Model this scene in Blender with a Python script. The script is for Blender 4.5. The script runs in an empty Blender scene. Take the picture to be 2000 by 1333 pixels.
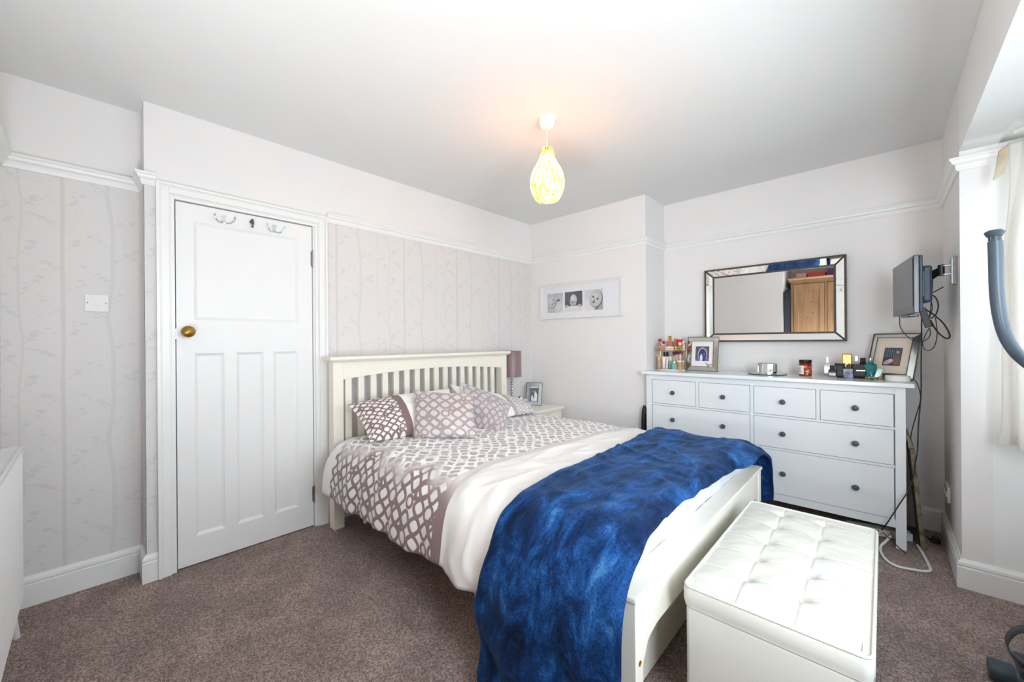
import bpy, math, random
import numpy as np
from mathutils import Vector, Matrix, noise
R = math.radians
sc = bpy.context.scene
col = sc.collection
random.seed(4)
rng = np.random.RandomState(7)

# ------------------------------------------------------------------ camera, world, light
cam_d = bpy.data.cameras.new('camera'); cam = bpy.data.objects.new('camera', cam_d); col.objects.link(cam)
cam_d.sensor_width = 36.0; cam_d.lens = 775 / 2000 * 36; cam_d.clip_start = 0.05
YAW = R(43.1); ROLL = -0.0075
fw = Vector((-math.sin(YAW), math.cos(YAW), 0)); rt = Vector((math.cos(YAW), math.sin(YAW), 0)); up = Vector((0, 0, 1))
rt2 = rt * math.cos(ROLL) + up * math.sin(ROLL)
up2 = up * math.cos(ROLL) - rt * math.sin(ROLL)
m = Matrix((( rt2.x, up2.x, -fw.x, 0), (rt2.y, up2.y, -fw.y, 0), (rt2.z, up2.z, -fw.z, 1.22), (0, 0, 0, 1)))
cam.matrix_world = m
sc.camera = cam

w = bpy.data.worlds.new('overcast_sky'); sc.world = w; w.use_nodes = True
nt = w.node_tree; bg = nt.nodes['Background']
# overcast sky above, dimmer garden and street light from below the horizon
tcw = nt.nodes.new('ShaderNodeTexCoord'); sep = nt.nodes.new('ShaderNodeSeparateXYZ'); rw = nt.nodes.new('ShaderNodeValToRGB')
nt.links.new(tcw.outputs['Generated'], sep.inputs[0]); nt.links.new(sep.outputs[2], rw.inputs[0]); nt.links.new(rw.outputs[0], bg.inputs[0])
rw.color_ramp.elements[0].position = 0.0; rw.color_ramp.elements[0].color = (.30, .31, .28, 1)
rw.color_ramp.elements[1].position = 0.12; rw.color_ramp.elements[1].color = (.82, .91, 1.0, 1)
bg.inputs[1].default_value = 1.5

def area(name, loc, aim, sx, sy, power, color, spread=180):
    l = bpy.data.lights.new(name, 'AREA'); l.shape = 'RECTANGLE'; l.size = sx; l.size_y = sy; l.energy = power; l.color = color; l.spread = R(spread)
    o = bpy.data.objects.new(name, l); col.objects.link(o); o.location = loc
    o.rotation_euler = (Vector(aim) - Vector(loc)).to_track_quat('-Z', 'Y').to_euler()
    return o
DAY = (0.80, 0.91, 1.0)
area('daylight_middle_window', (1.14, 1.575, 1.45), (0.0, 1.75, 1.30), 1.30, 1.20, 9, DAY)
area('daylight_far_window', (0.90, 2.78, 1.45), (0.3, 2.3, 1.25), 0.70, 1.15, 10, DAY)
area('daylight_near_window', (0.86, 0.43, 1.45), (0.3, 1.4, 1.30), 0.75, 1.20, 28, DAY)
# added fill lamp behind the camera, aimed at the ceiling to even the brightness
area('added_ceiling_fill', (-0.55, -0.22, 0.75), (-0.75, 0.35, 2.46), 1.1, 0.35, 17, (.955, .98, 1.0), 180)
sc.view_settings.view_transform = 'Standard'; sc.view_settings.look = 'None'
sc.view_settings.gamma = 1.0; sc.view_settings.use_curve_mapping = False
sc.view_settings.exposure = 1.13
sc.cycles.use_denoising = True
sc.cycles.max_bounces = 14; sc.cycles.diffuse_bounces = 8; sc.cycles.glossy_bounces = 5; sc.cycles.transmission_bounces = 8; sc.cycles.transparent_max_bounces = 12
sc.cycles.sample_clamp_indirect = 8

# ------------------------------------------------------------------ helpers
def lin(c):
    if isinstance(c, str):
        c = tuple(int(c[i:i+2], 16) / 255 for i in (0, 2, 4))
    return tuple((x / 12.92 if x <= 0.04045 else ((x + 0.055) / 1.055) ** 2.4) for x in c[:3]) + (1,)

def mat(name, c, rough=0.5, metal=0.0, var=0.04, scale=12, bump=0.0, bscale=80, spec=0.5, trans=0.0, sheen=0.0, coat=0.0, emit=0, c2=None, stretch=None, ior=1.45, alpha=1.0):
    """procedural principled material: noise between two close tones, optional bump"""
    mt = bpy.data.materials.new(name); mt.use_nodes = True
    n = mt.node_tree; b = n.nodes['Principled BSDF']
    a = lin(c)
    d = lin(c2) if c2 else tuple(x * (1 - var) for x in a[:3]) + (1,)
    tc = n.nodes.new('ShaderNodeTexCoord'); nz = n.nodes.new('ShaderNodeTexNoise'); nz.inputs['Scale'].default_value = scale; nz.inputs['Detail'].default_value = 4
    src = tc.outputs['Object']
    if stretch:
        mp = n.nodes.new('ShaderNodeMapping'); mp.inputs['Scale'].default_value = stretch
        n.links.new(src, mp.inputs[0]); src = mp.outputs[0]
    n.links.new(src, nz.inputs['Vector'])
    rp = n.nodes.new('ShaderNodeValToRGB'); rp.color_ramp.elements[0].color = d; rp.color_ramp.elements[1].color = a
    rp.color_ramp.elements[0].position = 0.35; rp.color_ramp.elements[1].position = 0.62
    n.links.new(nz.outputs[0], rp.inputs[0]); n.links.new(rp.outputs[0], b.inputs['Base Color'])
    b.inputs['Roughness'].default_value = rough; b.inputs['Metallic'].default_value = metal
    b.inputs['Specular IOR Level'].default_value = spec; b.inputs['IOR'].default_value = ior
    b.inputs['Transmission Weight'].default_value = trans
    b.inputs['Sheen Weight'].default_value = sheen; b.inputs['Coat Weight'].default_value = coat
    b.inputs['Alpha'].default_value = alpha
    if emit:
        b.inputs['Emission Color'].default_value = a; b.inputs['Emission Strength'].default_value = emit
    if bump:
        n2 = n.nodes.new('ShaderNodeTexNoise'); n2.inputs['Scale'].default_value = bscale; n2.inputs['Detail'].default_value = 3
        n.links.new(src, n2.inputs['Vector'])
        bp = n.nodes.new('ShaderNodeBump'); bp.inputs['Strength'].default_value = bump; bp.inputs['Distance'].default_value = 0.004
        n.links.new(n2.outputs[0], bp.inputs['Height']); n.links.new(bp.outputs[0], b.inputs['Normal'])
    return mt

def image(name, arr):
    """arr HxWx3 in sRGB 0..1, row 0 at the bottom"""
    h, wd = arr.shape[:2]
    im = bpy.data.images.new(name, wd, h)
    buf = np.ones((h, wd, 4), np.float32); buf[..., :3] = np.clip(arr, 0, 1)
    im.pixels.foreach_set(buf.ravel()); im.update(); im.pack()
    return im

def imat(name, arr, rough=0.6, spec=0.4, sheen=0.0, bump=0.0, metal=0.0, ext='REPEAT', coat=0.0):
    mt = bpy.data.materials.new(name); mt.use_nodes = True
    n = mt.node_tree; b = n.nodes['Principled BSDF']
    t = n.nodes.new('ShaderNodeTexImage'); t.image = image(name, arr); t.extension = ext
    uv = n.nodes.new('ShaderNodeUVMap'); uv.uv_map = 'UVMap'
    n.links.new(uv.outputs[0], t.inputs[0]); n.links.new(t.outputs[0], b.inputs['Base Color'])
    b.inputs['Roughness'].default_value = rough; b.inputs['Specular IOR Level'].default_value = spec
    b.inputs['Sheen Weight'].default_value = sheen; b.inputs['Metallic'].default_value = metal; b.inputs['Coat Weight'].default_value = coat
    if bump:
        bp = n.nodes.new('ShaderNodeBump'); bp.inputs['Strength'].default_value = bump; bp.inputs['Distance'].default_value = 0.003
        n.links.new(t.outputs[0], bp.inputs['Height']); n.links.new(bp.outputs[0], b.inputs['Normal'])
    return mt

WL = {}
class M:
    def __init__(s): s.v = []; s.f = []; s.uv = {}; s.mi = {}; s.cur = 0
    def add(s, vs, fs, uvs=None):
        o = len(s.v); s.v += [tuple(v) for v in vs]
        for k, f in enumerate(fs):
            s.f.append([i + o for i in f])
            if s.cur: s.mi[len(s.f) - 1] = s.cur
            if uvs: s.uv[len(s.f) - 1] = [uvs[i] for i in f]
        return s
    def box(s, x0, y0, z0, x1, y1, z1):
        x0, x1 = sorted((x0, x1)); y0, y1 = sorted((y0, y1)); z0, z1 = sorted((z0, z1))
        return s.add([(x0,y0,z0),(x1,y0,z0),(x1,y1,z0),(x0,y1,z0),(x0,y0,z1),(x1,y0,z1),(x1,y1,z1),(x0,y1,z1)],
                     [(0,3,2,1),(4,5,6,7),(0,1,5,4),(1,2,6,5),(2,3,7,6),(3,0,4,7)])
    def obox(s, c, sx, sy, sz, mx=None):
        c = Vector(c); vs = []
        for z in (-.5, .5):
            for x, y in ((-.5,-.5),(.5,-.5),(.5,.5),(-.5,.5)):
                p = Vector((x * sx, y * sy, z * sz)); p = (mx @ p if mx else p) + c; vs.append(p)
        return s.add(vs, [(0,3,2,1),(4,5,6,7),(0,1,5,4),(1,2,6,5),(2,3,7,6),(3,0,4,7)])
    def quad(s, a, b, c, d, uv=((0,0),(1,0),(1,1),(0,1))):
        return s.add([a, b, c, d], [(0,1,2,3)], list(uv))
    def lathe(s, prof, c=(0,0,0), n=24, mx=None, cap=True, sx=1, sy=1):
        c = Vector(c); vs = []
        for r, z in prof:
            for i in range(n):
                a = 2 * math.pi * i / n; p = Vector((r * math.cos(a) * sx, r * math.sin(a) * sy, z))
                vs.append((mx @ p if mx else p) + c)
        fs = []
        for j in range(len(prof) - 1):
            for i in range(n):
                k = (i + 1) % n; fs.append((j*n+i, j*n+k, (j+1)*n+k, (j+1)*n+i))
        if cap:
            if prof[0][0] > 1e-5: fs.append(tuple(range(n))[::-1])
            if prof[-1][0] > 1e-5: fs.append(tuple((len(prof)-1)*n + i for i in range(n)))
        return s.add(vs, fs)
    def tube(s, pts, r, n=8, closed=False, flat=None):
        pts = [Vector(p) for p in pts]; vs = []; N = len(pts); prev = None
        for i, p in enumerate(pts):
            a = pts[i-1] if (i > 0 or closed) else p; b = pts[(i+1) % N] if (i < N-1 or closed) else p
            t = (b - a).normalized()
            if prev is None:
                u = t.orthogonal().normalized()
            else:
                u = (prev - t * prev.dot(t));
                u = u.normalized() if u.length > 1e-6 else t.orthogonal().normalized()
            prev = u; v = t.cross(u); rr = r[i] if isinstance(r, (list, tuple)) else r
            for k in range(n):
                ang = 2 * math.pi * k / n; vs.append(p + u * math.cos(ang) * rr + v * math.sin(ang) * rr)
        fs = []
        for i in range(N if closed else N - 1):
            for k in range(n):
                k2 = (k+1) % n; i2 = (i+1) % N; fs.append((i*n+k, i*n+k2, i2*n+k2, i2*n+k))
        if not closed: fs += [tuple(range(n))[::-1], tuple((N-1)*n + k for k in range(n))]
        return s.add(vs, fs)
    def ball(s, c, r, n=10, sx=1, sy=1, sz=1):
        pr = [(max(r * math.sin(math.pi * j / n), 1e-6), -r * math.cos(math.pi * j / n) * sz) for j in range(n + 1)]
        return s.lathe(pr, c, n + 2, None, False, sx, sy)
    def prism(s, poly, a, b, axis):
        """poly list of 2-d points, extruded from a to b along axis 'x','y','z'"""
        def P3(p, t): return {'x': (t, p[0], p[1]), 'y': (p[0], t, p[1]), 'z': (p[0], p[1], t)}[axis]
        n = len(poly); vs = [P3(p, a) for p in poly] + [P3(p, b) for p in poly]
        fs = [tuple(range(n)), tuple(range(n, 2*n))[::-1]] + [(i, (i+1) % n, (i+1) % n + n, i + n) for i in range(n)]
        return s.add(vs, fs)
    def sweep(s, path, prof, closed=False):
        """profile (d = offset to the left of the path, z) along a flat path with mitred corners"""
        P = [Vector((p[0], p[1])) for p in path]; N = len(P); rings = []
        for i in range(N):
            ds = []
            if i > 0 or closed: ds.append((P[i] - P[i-1]).normalized())
            if i < N-1 or closed: ds.append((P[(i+1) % N] - P[i]).normalized())
            ns = [Vector((-d.y, d.x)) for d in ds]
            nm = ns[0] if len(ns) == 1 else (ns[0] + ns[1]) / max(0.3, 1 + ns[0].dot(ns[1]))
            rings.append([(P[i].x + nm.x * d, P[i].y + nm.y * d, z) for d, z in prof])
        k = len(prof); vs = [v for r in rings for v in r]; fs = []
        for i in range(N if closed else N - 1):
            for j in range(k):
                j2 = (j+1) % k; i2 = (i+1) % N; fs.append((i*k+j, i2*k+j, i2*k+j2, i*k+j2))
        if not closed: fs += [tuple(range(k)), tuple((N-1)*k + j for j in range(k))[::-1]]
        return s.add(vs, fs)
    def xf(s, mx, start=0):
        for i in range(start, len(s.v)): s.v[i] = tuple(mx @ Vector(s.v[i]))
        return s
    def grid(s, fn, nu, nv, uvf=None):
        vs = []; uvs = []
        for j in range(nv + 1):
            for i in range(nu + 1):
                u, v = i / nu, j / nv; vs.append(fn(u, v)); uvs.append(uvf(u, v) if uvf else (u, v))
        fs = [(j*(nu+1)+i, j*(nu+1)+i+1, (j+1)*(nu+1)+i+1, (j+1)*(nu+1)+i) for j in range(nv) for i in range(nu)]
        return s.add(vs, fs, uvs)
    def build(s, name, mats, parent=None, smooth=True, bevel=0, angle=35, solid=0, **kw):
        me = bpy.data.meshes.new(name)
        if parent is not None: L = WL[parent.name]
        else:
            a = np.array(s.v); L = Vector((float((a[:,0].min()+a[:,0].max())/2), float((a[:,1].min()+a[:,1].max())/2), float(a[:,2].min())))
        me.from_pydata([(v[0]-L.x, v[1]-L.y, v[2]-L.z) for v in s.v], [], s.f)
        mats = mats if isinstance(mats, (list, tuple)) else [mats]
        for mm in mats: me.materials.append(mm)
        if s.mi:
            for i, k in s.mi.items(): me.polygons[i].material_index = k
        if s.uv:
            ul = me.uv_layers.new(name='UVMap')
            for i, uvs in s.uv.items():
                for li, uvc in zip(me.polygons[i].loop_indices, uvs): ul.data[li].uv = uvc
        me.update()
        if smooth:
            me.polygons.foreach_set('use_smooth', [True] * len(me.polygons)); me.set_sharp_from_angle(angle=R(angle))
        o = bpy.data.objects.new(name, me); col.objects.link(o)
        if parent is not None: o.parent = parent
        else: o.location = L
        WL[o.name] = L
        if solid:
            md = o.modifiers.new('thickness', 'SOLIDIFY'); md.thickness = solid; md.offset = 0
        if bevel:
            md = o.modifiers.new('bevel', 'BEVEL'); md.width = bevel; md.segments = 2; md.limit_method = 'ANGLE'; md.angle_limit = R(40)
            md.harden_normals = False
        for k, v in kw.items(): o[k] = v
        return o

def thing(name, label, cat, loc, group=None):
    o = bpy.data.objects.new(name, None); col.objects.link(o); o.location = loc; o.empty_display_size = 0.05
    WL[o.name] = Vector(loc); o['label'] = label; o['category'] = cat
    if group: o['group'] = group
    return o
def tag(o, label, cat, group=None):
    o['label'] = label; o['category'] = cat
    if group: o['group'] = group
    return o
def smooth_path(pts, k=6, closed=False):
    pts = [Vector(p) for p in pts]; out = []; N = len(pts)
    for i in range(N if closed else N - 1):
        if closed: p0, p1, p2, p3 = pts[i-1], pts[i], pts[(i+1) % N], pts[(i+2) % N]
        else: p0, p1, p2, p3 = pts[max(i-1,0)], pts[i], pts[i+1], pts[min(i+2,N-1)]
        for j in range(k):
            t = j / k
            out.append(0.5 * ((2*p1) + (p2-p0)*t + (2*p0-5*p1+4*p2-p3)*t*t + (3*p1-p0-3*p2+p3)*t*t*t))
    if not closed: out.append(pts[-1])
    return out
def nz(x, y, z=0.0): return noise.noise(Vector((x, y, z)))

# raster helpers (flat prints)
class Cv:
    def __init__(s, wd, h, bgc): s.w = wd; s.h = h; s.a = np.ones((h, wd, 3), np.float32) * np.array(bgc, np.float32)
    def _box(s, x0, x1, y0, y1):
        x0 = max(0, int(x0)); x1 = min(s.w, int(x1) + 2); y0 = max(0, int(y0)); y1 = min(s.h, int(y1) + 2)
        if x1 <= x0 or y1 <= y0: return None
        return (slice(y0, y1), slice(x0, x1)), *np.mgrid[y0:y1, x0:x1]
    def blend(s, sl, msk, c):
        s.a[sl] = s.a[sl] * (1 - msk[..., None]) + np.array(c, np.float32) * msk[..., None]
    def ell(s, cx, cy, rx, ry, c, ang=0, al=1, soft=1.0, ring=0):
        rr = max(rx, ry) + soft + ring + 2
        b = s._box(cx-rr, cx+rr, cy-rr, cy+rr)
        if not b: return
        sl, Y, X = b; ca, sa = math.cos(ang), math.sin(ang)
        u = ((X-cx)*ca + (Y-cy)*sa); v = (-(X-cx)*sa + (Y-cy)*ca)
        d = (np.sqrt((u/rx)**2 + (v/ry)**2) - 1) * min(rx, ry)
        if ring: d = np.abs(d) - ring / 2
        s.blend(sl, np.clip(0.5 - d / soft, 0, 1) * al, c)
    def line(s, x0, y0, x1, y1, wd, c, al=1, soft=1.0, w2=None):
        m_ = max(wd, w2 or 0) + 2
        b = s._box(min(x0,x1)-m_, max(x0,x1)+m_, min(y0,y1)-m_, max(y0,y1)+m_)
        if not b: return
        sl, Y, X = b; dx, dy = x1-x0, y1-y0; L2 = dx*dx + dy*dy + 1e-9
        t = np.clip(((X-x0)*dx + (Y-y0)*dy) / L2, 0, 1)
        wv = wd + ((w2 if w2 is not None else wd) - wd) * t
        d = np.hypot(X - x0 - t*dx, Y - y0 - t*dy) - wv / 2
        s.blend(sl, np.clip(0.5 - d / soft, 0, 1) * al, c)
    def rect(s, x0, y0, x1, y1, c, al=1):
        sl = (slice(max(0,int(y0)), min(s.h,int(y1))), slice(max(0,int(x0)), min(s.w,int(x1))))
        s.a[sl] = s.a[sl] * (1 - al) + np.array(c, np.float32) * al
def g(v): return (v, v, v)

# ------------------------------------------------------------------ materials
m_wall = mat('wall_paint', 'E6E4E3', 0.75, var=0.015, scale=2.5, bump=0.04, bscale=60, spec=0.25)
m_ceil = mat('ceiling_paint', 'E2E3E2', 0.85, var=0.012, scale=1.5, bump=0.04, bscale=50, spec=0.2)
m_bay = mat('bay_paint', 'E9EBEA', 0.7, var=0.01, scale=2, bump=0.04, bscale=50, spec=0.25)
m_gloss = mat('white_gloss_paint', 'EAEAE8', 0.28, var=0.015, scale=4, bump=0.02, bscale=30, spec=0.5)
m_door = mat('white_door_paint', 'E9E9E8', 0.33, var=0.012, scale=5, bump=0.02, bscale=26, spec=0.45)
m_cream = mat('cream_furniture_paint', 'EEE9DC', 0.42, var=0.015, scale=8, spec=0.4)
m_white = mat('white_furniture_paint', 'E4E7E9', 0.3, var=0.01, scale=6, spec=0.45)
m_whtop = mat('white_gloss_top', 'E6E9EB', 0.16, var=0.01, scale=6, spec=0.5)
m_dark = mat('dark_backing_gap_shade', '1B1B1D', 0.8)
m_brass = mat('aged_brass', 'A9823F', 0.32, 0.9, var=0.25, scale=30)
m_chrome = mat('chrome', 'D5D8DA', 0.12, 1.0, var=0.05)
m_steel = mat('brushed_steel', '9A9DA0', 0.35, 0.9, var=0.1, scale=40)
m_bronze = mat('dull_bronze', '7E6A55', 0.35, 0.9, var=0.2, scale=40)
m_knob = mat('slate_grey_knob', '48525C', 0.35, var=0.1, spec=0.5)
m_black = mat('black_plastic', '1A1C20', 0.4, var=0.1)
m_cable = mat('black_cable', '232323', 0.5, var=0.1)
m_wplastic = mat('white_plastic', 'E4E3DF', 0.35, var=0.01)
m_mirror = mat('mirror_silver', 'F2F3F2', 0.015, 1.0, var=0.005)
m_pewter = mat('pewter_beading', '5A534A', 0.4, 0.7, var=0.2, scale=200)
m_sheet = mat('white_cotton', 'D3D6DA', 0.85, var=0.01, scale=20, bump=0.05, bscale=200, sheen=0.1)
m_creamcloth = mat('cream_cotton', 'EFE9E0', 0.85, var=0.015, scale=12, bump=0.05, bscale=200, sheen=0.1)
m_leather = mat('cream_faux_leather', 'D6D4CC', 0.42, var=0.012, scale=6, bump=0.12, bscale=420, spec=0.4)
m_glass = mat('clear_glass', 'F4F8F8', 0.03, trans=1.0, var=0.0)

# carpet
def carpet_mat():
    mt = bpy.data.materials.new('mauve_brown_carpet'); mt.use_nodes = True; n = mt.node_tree; b = n.nodes['Principled BSDF']
    tc = n.nodes.new('ShaderNodeTexCoord')
    a = n.nodes.new('ShaderNodeTexNoise'); a.inputs['Scale'].default_value = 150; a.inputs['Detail'].default_value = 3; a.inputs['Roughness'].default_value = 0.7
    c = n.nodes.new('ShaderNodeTexNoise'); c.inputs['Scale'].default_value = 5.0; c.inputs['Detail'].default_value = 5; c.inputs['Distortion'].default_value = 0.6
    v = n.nodes.new('ShaderNodeTexVoronoi'); v.inputs['Scale'].default_value = 230
    for q in (a, c, v): n.links.new(tc.outputs['Object'], q.inputs['Vector'])
    r1 = n.nodes.new('ShaderNodeValToRGB'); e = r1.color_ramp.elements
    e[0].position = 0.38; e[0].color = lin('725A54'); e[1].position = 0.64; e[1].color = lin('DCC4BC')
    e.new(0.5).color = lin('A68C84')
    n.links.new(a.outputs[0], r1.inputs[0])
    r2 = n.nodes.new('ShaderNodeValToRGB'); e = r2.color_ramp.elements
    e[0].position = 0.38; e[0].color = (0.62, 0.60, 0.60, 1); e[1].position = 0.62; e[1].color = (1, 1, 1, 1)
    n.links.new(c.outputs[0], r2.inputs[0])
    mx = n.nodes.new('ShaderNodeMix'); mx.data_type = 'RGBA'; mx.blend_type = 'MULTIPLY'; mx.inputs[0].default_value = 0.75
    n.links.new(r1.outputs[0], mx.inputs[6]); n.links.new(r2.outputs[0], mx.inputs[7]); n.links.new(mx.outputs[2], b.inputs['Base Color'])
    b.inputs['Roughness'].default_value = 0.95; b.inputs['Sheen Weight'].default_value = 0.3; b.inputs['Specular IOR Level'].default_value = 0.1
    ad = n.nodes.new('ShaderNodeMath'); ad.operation = 'ADD'; n.links.new(a.outputs[0], ad.inputs[0]); n.links.new(v.outputs[0], ad.inputs[1])
    bp = n.nodes.new('ShaderNodeBump'); bp.inputs['Strength'].default_value = 0.9; bp.inputs['Distance'].default_value = 0.008
    n.links.new(ad.outputs[0], bp.inputs['Height']); n.links.new(bp.outputs[0], b.inputs['Normal'])
    return mt
m_carpet = carpet_mat()

# wallpaper: pale birch trunks, twigs and leaves, one repeat 0.53 x 0.62 m
def wallpaper_arr():
    W, H = 530, 640; base = np.array([0.853, 0.842, 0.836]); ink = base - 0.028; ink2 = base - 0.04
    cv = Cv(W, H, base)
    def trunk(x, wd, amp, k, c):
        for i in range(64):
            y0 = i * 10; y1 = y0 + 10
            f = lambda y: x + amp * math.sin(2*math.pi*y/H*k + x) + amp*0.4*math.sin(2*math.pi*y/H*2*k)
            for ox in (-W, 0, W): cv.line(f(y0)+ox, y0, f(y1)+ox, y1, wd, c, 1)
        for i in range(46):
            y = rng.randint(0, H); xx = x + rng.uniform(-wd/2, wd/2)
            cv.line(xx-4, y, xx+4, y, 1.3, base, 0.35)
    trunk(95, 17, 9, 1, ink); trunk(262, 15, 1.0, 1, ink2); trunk(395, 8, 6, 1, ink); trunk(490, 5, 3, 2, ink)
    def leaf(x, y, L, a, c):
        for oy in (-H, 0, H):
            for ox in (-W, 0, W): cv.ell(x+ox, y+oy, L, L*0.52, c, a, 0.85)
    def twig(x, y, a, L, n_):
        px, py = x, y
        for i in range(n_):
            a += rng.uniform(-0.18, 0.18); qx = px + math.cos(a)*L; qy = py + math.sin(a)*L
            for oy in (-H, 0, H): cv.line(px, py+oy, qx, qy+oy, 3.2*(1-i/n_)+1, ink2, 0.9)
            if i > 0 and rng.rand() < 0.8:
                s_ = rng.choice([-1, 1]); leaf(qx + s_*rng.uniform(6, 14), qy + rng.uniform(4, 14), rng.uniform(7, 16), rng.uniform(-0.4, 0.4), ink2)
            px, py = qx, qy
    for x, y, a in ((95,40,0.6),(95,140,2.5),(95,230,0.5),(95,330,2.3),(95,430,0.7),(95,540,2.6),(262,90,0.6),(262,180,2.4),(262,300,0.5),(262,400,2.5),(262,500,0.7),(262,600,2.3),
                    (395,60,0.9),(395,170,2.2),(395,260,0.8),(395,360,2.3),(395,470,0.7),(395,570,2.4),(490,110,2.3),(490,320,0.9),(490,520,2.2)):
        twig(x, y, a, rng.uniform(14, 20), rng.randint(4, 7))
    for i in range(60): leaf(rng.uniform(0, W), rng.uniform(0, H), rng.uniform(4, 9), rng.uniform(-0.5, 0.5), ink)
    cv.a += rng.normal(0, 0.006, (H, W, 1)).astype(np.float32)
    return cv.a
m_paper = imat('birch_wallpaper', wallpaper_arr(), 0.55, 0.3)

# ------------------------------------------------------------------ room shell
ZC = 2.465
def S(o): o['kind'] = 'structure'; return o
A=(-2.925,-.27); B=(-1.16,-.27); Cc=(-1.16,-1.05); D=(.276,-1.05); E_=(.276,.25); F=(.52,.25); G=(.95,.85); H=(.95,2.30); I=(.52,2.92); J=(.276,2.92)
K=(.276,3.66); L_=(-1.48,3.66); M_=(-1.48,3.26); N=(-2.76,3.26); O=(-2.76,.20); P_=(-2.925,.20)
S(M().box(-3.1,-1.25,-.05, 1.3,3.85,0).build('floor', m_carpet, smooth=False))
S(M().box(-3.1,-1.25,ZC, .4,3.85,ZC+.1).build('ceiling', m_ceil, smooth=False))
S(M().box(.276,.1,2.13, .40,2.92,ZC-.001).box(.40,.1,2.152, 1.35,3.1,ZC-.001).build('bay_ceiling', m_bay, smooth=False))
def wallseg(mm, a, b, z0=0, z1=ZC, t=.12):
    a = Vector(a); b = Vector(b); d = (b-a).normalized(); nrm = Vector((d.y, -d.x)) * t
    p = [a, b, b+nrm, a+nrm]
    mm.prism([(q.x, q.y) for q in p], z0, z1, 'z'); return mm
S(wallseg(M(), A, B).build('wall_front', m_wall, smooth=False)); S(wallseg(M(), (-1.16,-.3905), Cc).build('wall_front_return', m_wall, smooth=False))
S(wallseg(M(), Cc, D).build('wall_front_alcove', m_wall, smooth=False))
S(wallseg(M(), D, (.276,.25)).build('wall_right_near', m_wall, smooth=False))
S(wallseg(M(), J, K, t=.10).build('wall_right', m_wall, smooth=False))
mm = M(); wallseg(mm, (.376,.25), F, 0, 2.13); wallseg(mm, I, (.376,2.92), 0, 2.13); wallseg(mm, F, G, 0, .80); wallseg(mm, G, H, 0, .80); wallseg(mm, H, I, 0, .80)
wallseg(mm, F, G, 2.05, 2.15); wallseg(mm, G, H, 2.05, 2.15); wallseg(mm, H, I, 2.05, 2.15)
S(mm.build('wall_bay', m_bay, smooth=False))
mm = M(); wallseg(mm, K, L_); S(mm.build('wall_back', m_wall, smooth=False))
mm = M(); mm.box(-2.88,3.26,0, -1.48,3.78,ZC); S(mm.build('wall_back_breast', m_wall, smooth=False))
# left wall with door opening
DY0, DY1, DZ = .318, 1.022, 1.992
mm = M(); mm.box(-2.88,.20,0, -2.76,DY0,ZC); mm.box(-2.88,DY1,0, -2.76,3.26,ZC); mm.box(-2.88,DY0,DZ, -2.76,DY1,ZC)
mm.box(-2.93,DY0-.05,0, -2.88,DY1+.05,DZ+.05)  # added unseen panel behind the door, blocks outside light at its gaps
wl = S(mm.build('wall_left', m_wall, smooth=False))
mm = M(); mm.box(-3.04,-.39,0, -2.925,.20,ZC); mm.box(-3.04,.20,0,-2.88,.26,ZC)
wr = S(mm.build('wall_left_recess', m_wall, smooth=False))
def paper(mm, a, b, z0=.13, z1=2.05, t=.0015, ou=0):
    a = Vector(a); b = Vector(b); d = (b-a); Lh = d.length; d.normalize(); nl = Vector((-d.y, d.x)) * t
    p = a + nl; q = b + nl; u0 = ou/.53; u1 = (ou+Lh)/.53
    mm.quad((p.x,p.y,z0),(q.x,q.y,z0),(q.x,q.y,z1),(p.x,p.y,z1), ((u0,z0/.64),(u1,z0/.64),(u1,z1/.64),(u0,z1/.64)))
mm = M(); paper(mm, (-2.76,3.26), (-2.76,1.10), ou=.3); paper(mm, (-2.76,.25), (-2.76,.20), ou=2.46); mm.build('wallpaper', m_paper, wl, smooth=False)
mm = M(); paper(mm, (-2.76,.20), (-2.925,.20), ou=.37); paper(mm, (-2.925,.20), (-2.925,-.27), ou=0.51); mm.build('wallpaper', m_paper, wr, smooth=False)

rail = [(0,2.036),(.008,2.036),(.014,2.048),(.014,2.062),(.026,2.070),(.030,2.082),(.036,2.086),(.036,2.096),(0,2.096)]
S(M().sweep([I,J,K,L_,M_,N,(-2.76,1.108)], rail).build('trim_1', m_gloss, angle=20))
S(M().sweep([(-2.76,.243),O,P_,A,(-2.40,-.27)], rail).build('trim_2', m_gloss, angle=20))
base = [(0,0),(.019,0),(.019,.100),(.015,.105),(.019,.112),(.017,.124),(.009,.132),(.006,.138),(0,.138)]
S(M().sweep([F,G,H,I,J,K,L_,M_,N,(-2.76,1.108)], base).build('baseboard_back', m_gloss, angle=20))
S(M().sweep([(-2.76,.243),O,P_,A,B,Cc,D,E_,F], base).build('baseboard_left', m_gloss, angle=20))

# door casing (architrave)
mm = M()
def casing(mm, y0, y1, zt, wdt=.062):
    # stepped profile: outer raised bead and inner flat, mitred frame drawn as nested strips
    for (a0, a1, t) in ((0,.014,.030),(.014,.020,.022),(.020,.052,.020),(.052,.058,.014),(.058,wdt,.010)):
        o, i_ = a0, a1
        mm.box(-2.76, y0+o, 0, -2.76+t, y0+i_, zt-o); mm.box(-2.76, y1-i_, 0, -2.76+t, y1-o, zt-o)
        mm.box(-2.76, y0+i_, zt-i_, -2.76+t, y1-i_, zt-o)
casing(mm, .243, 1.108, 2.066, .075)
S(mm.build('trim_3', m_gloss, smooth=False, bevel=.0015))
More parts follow.
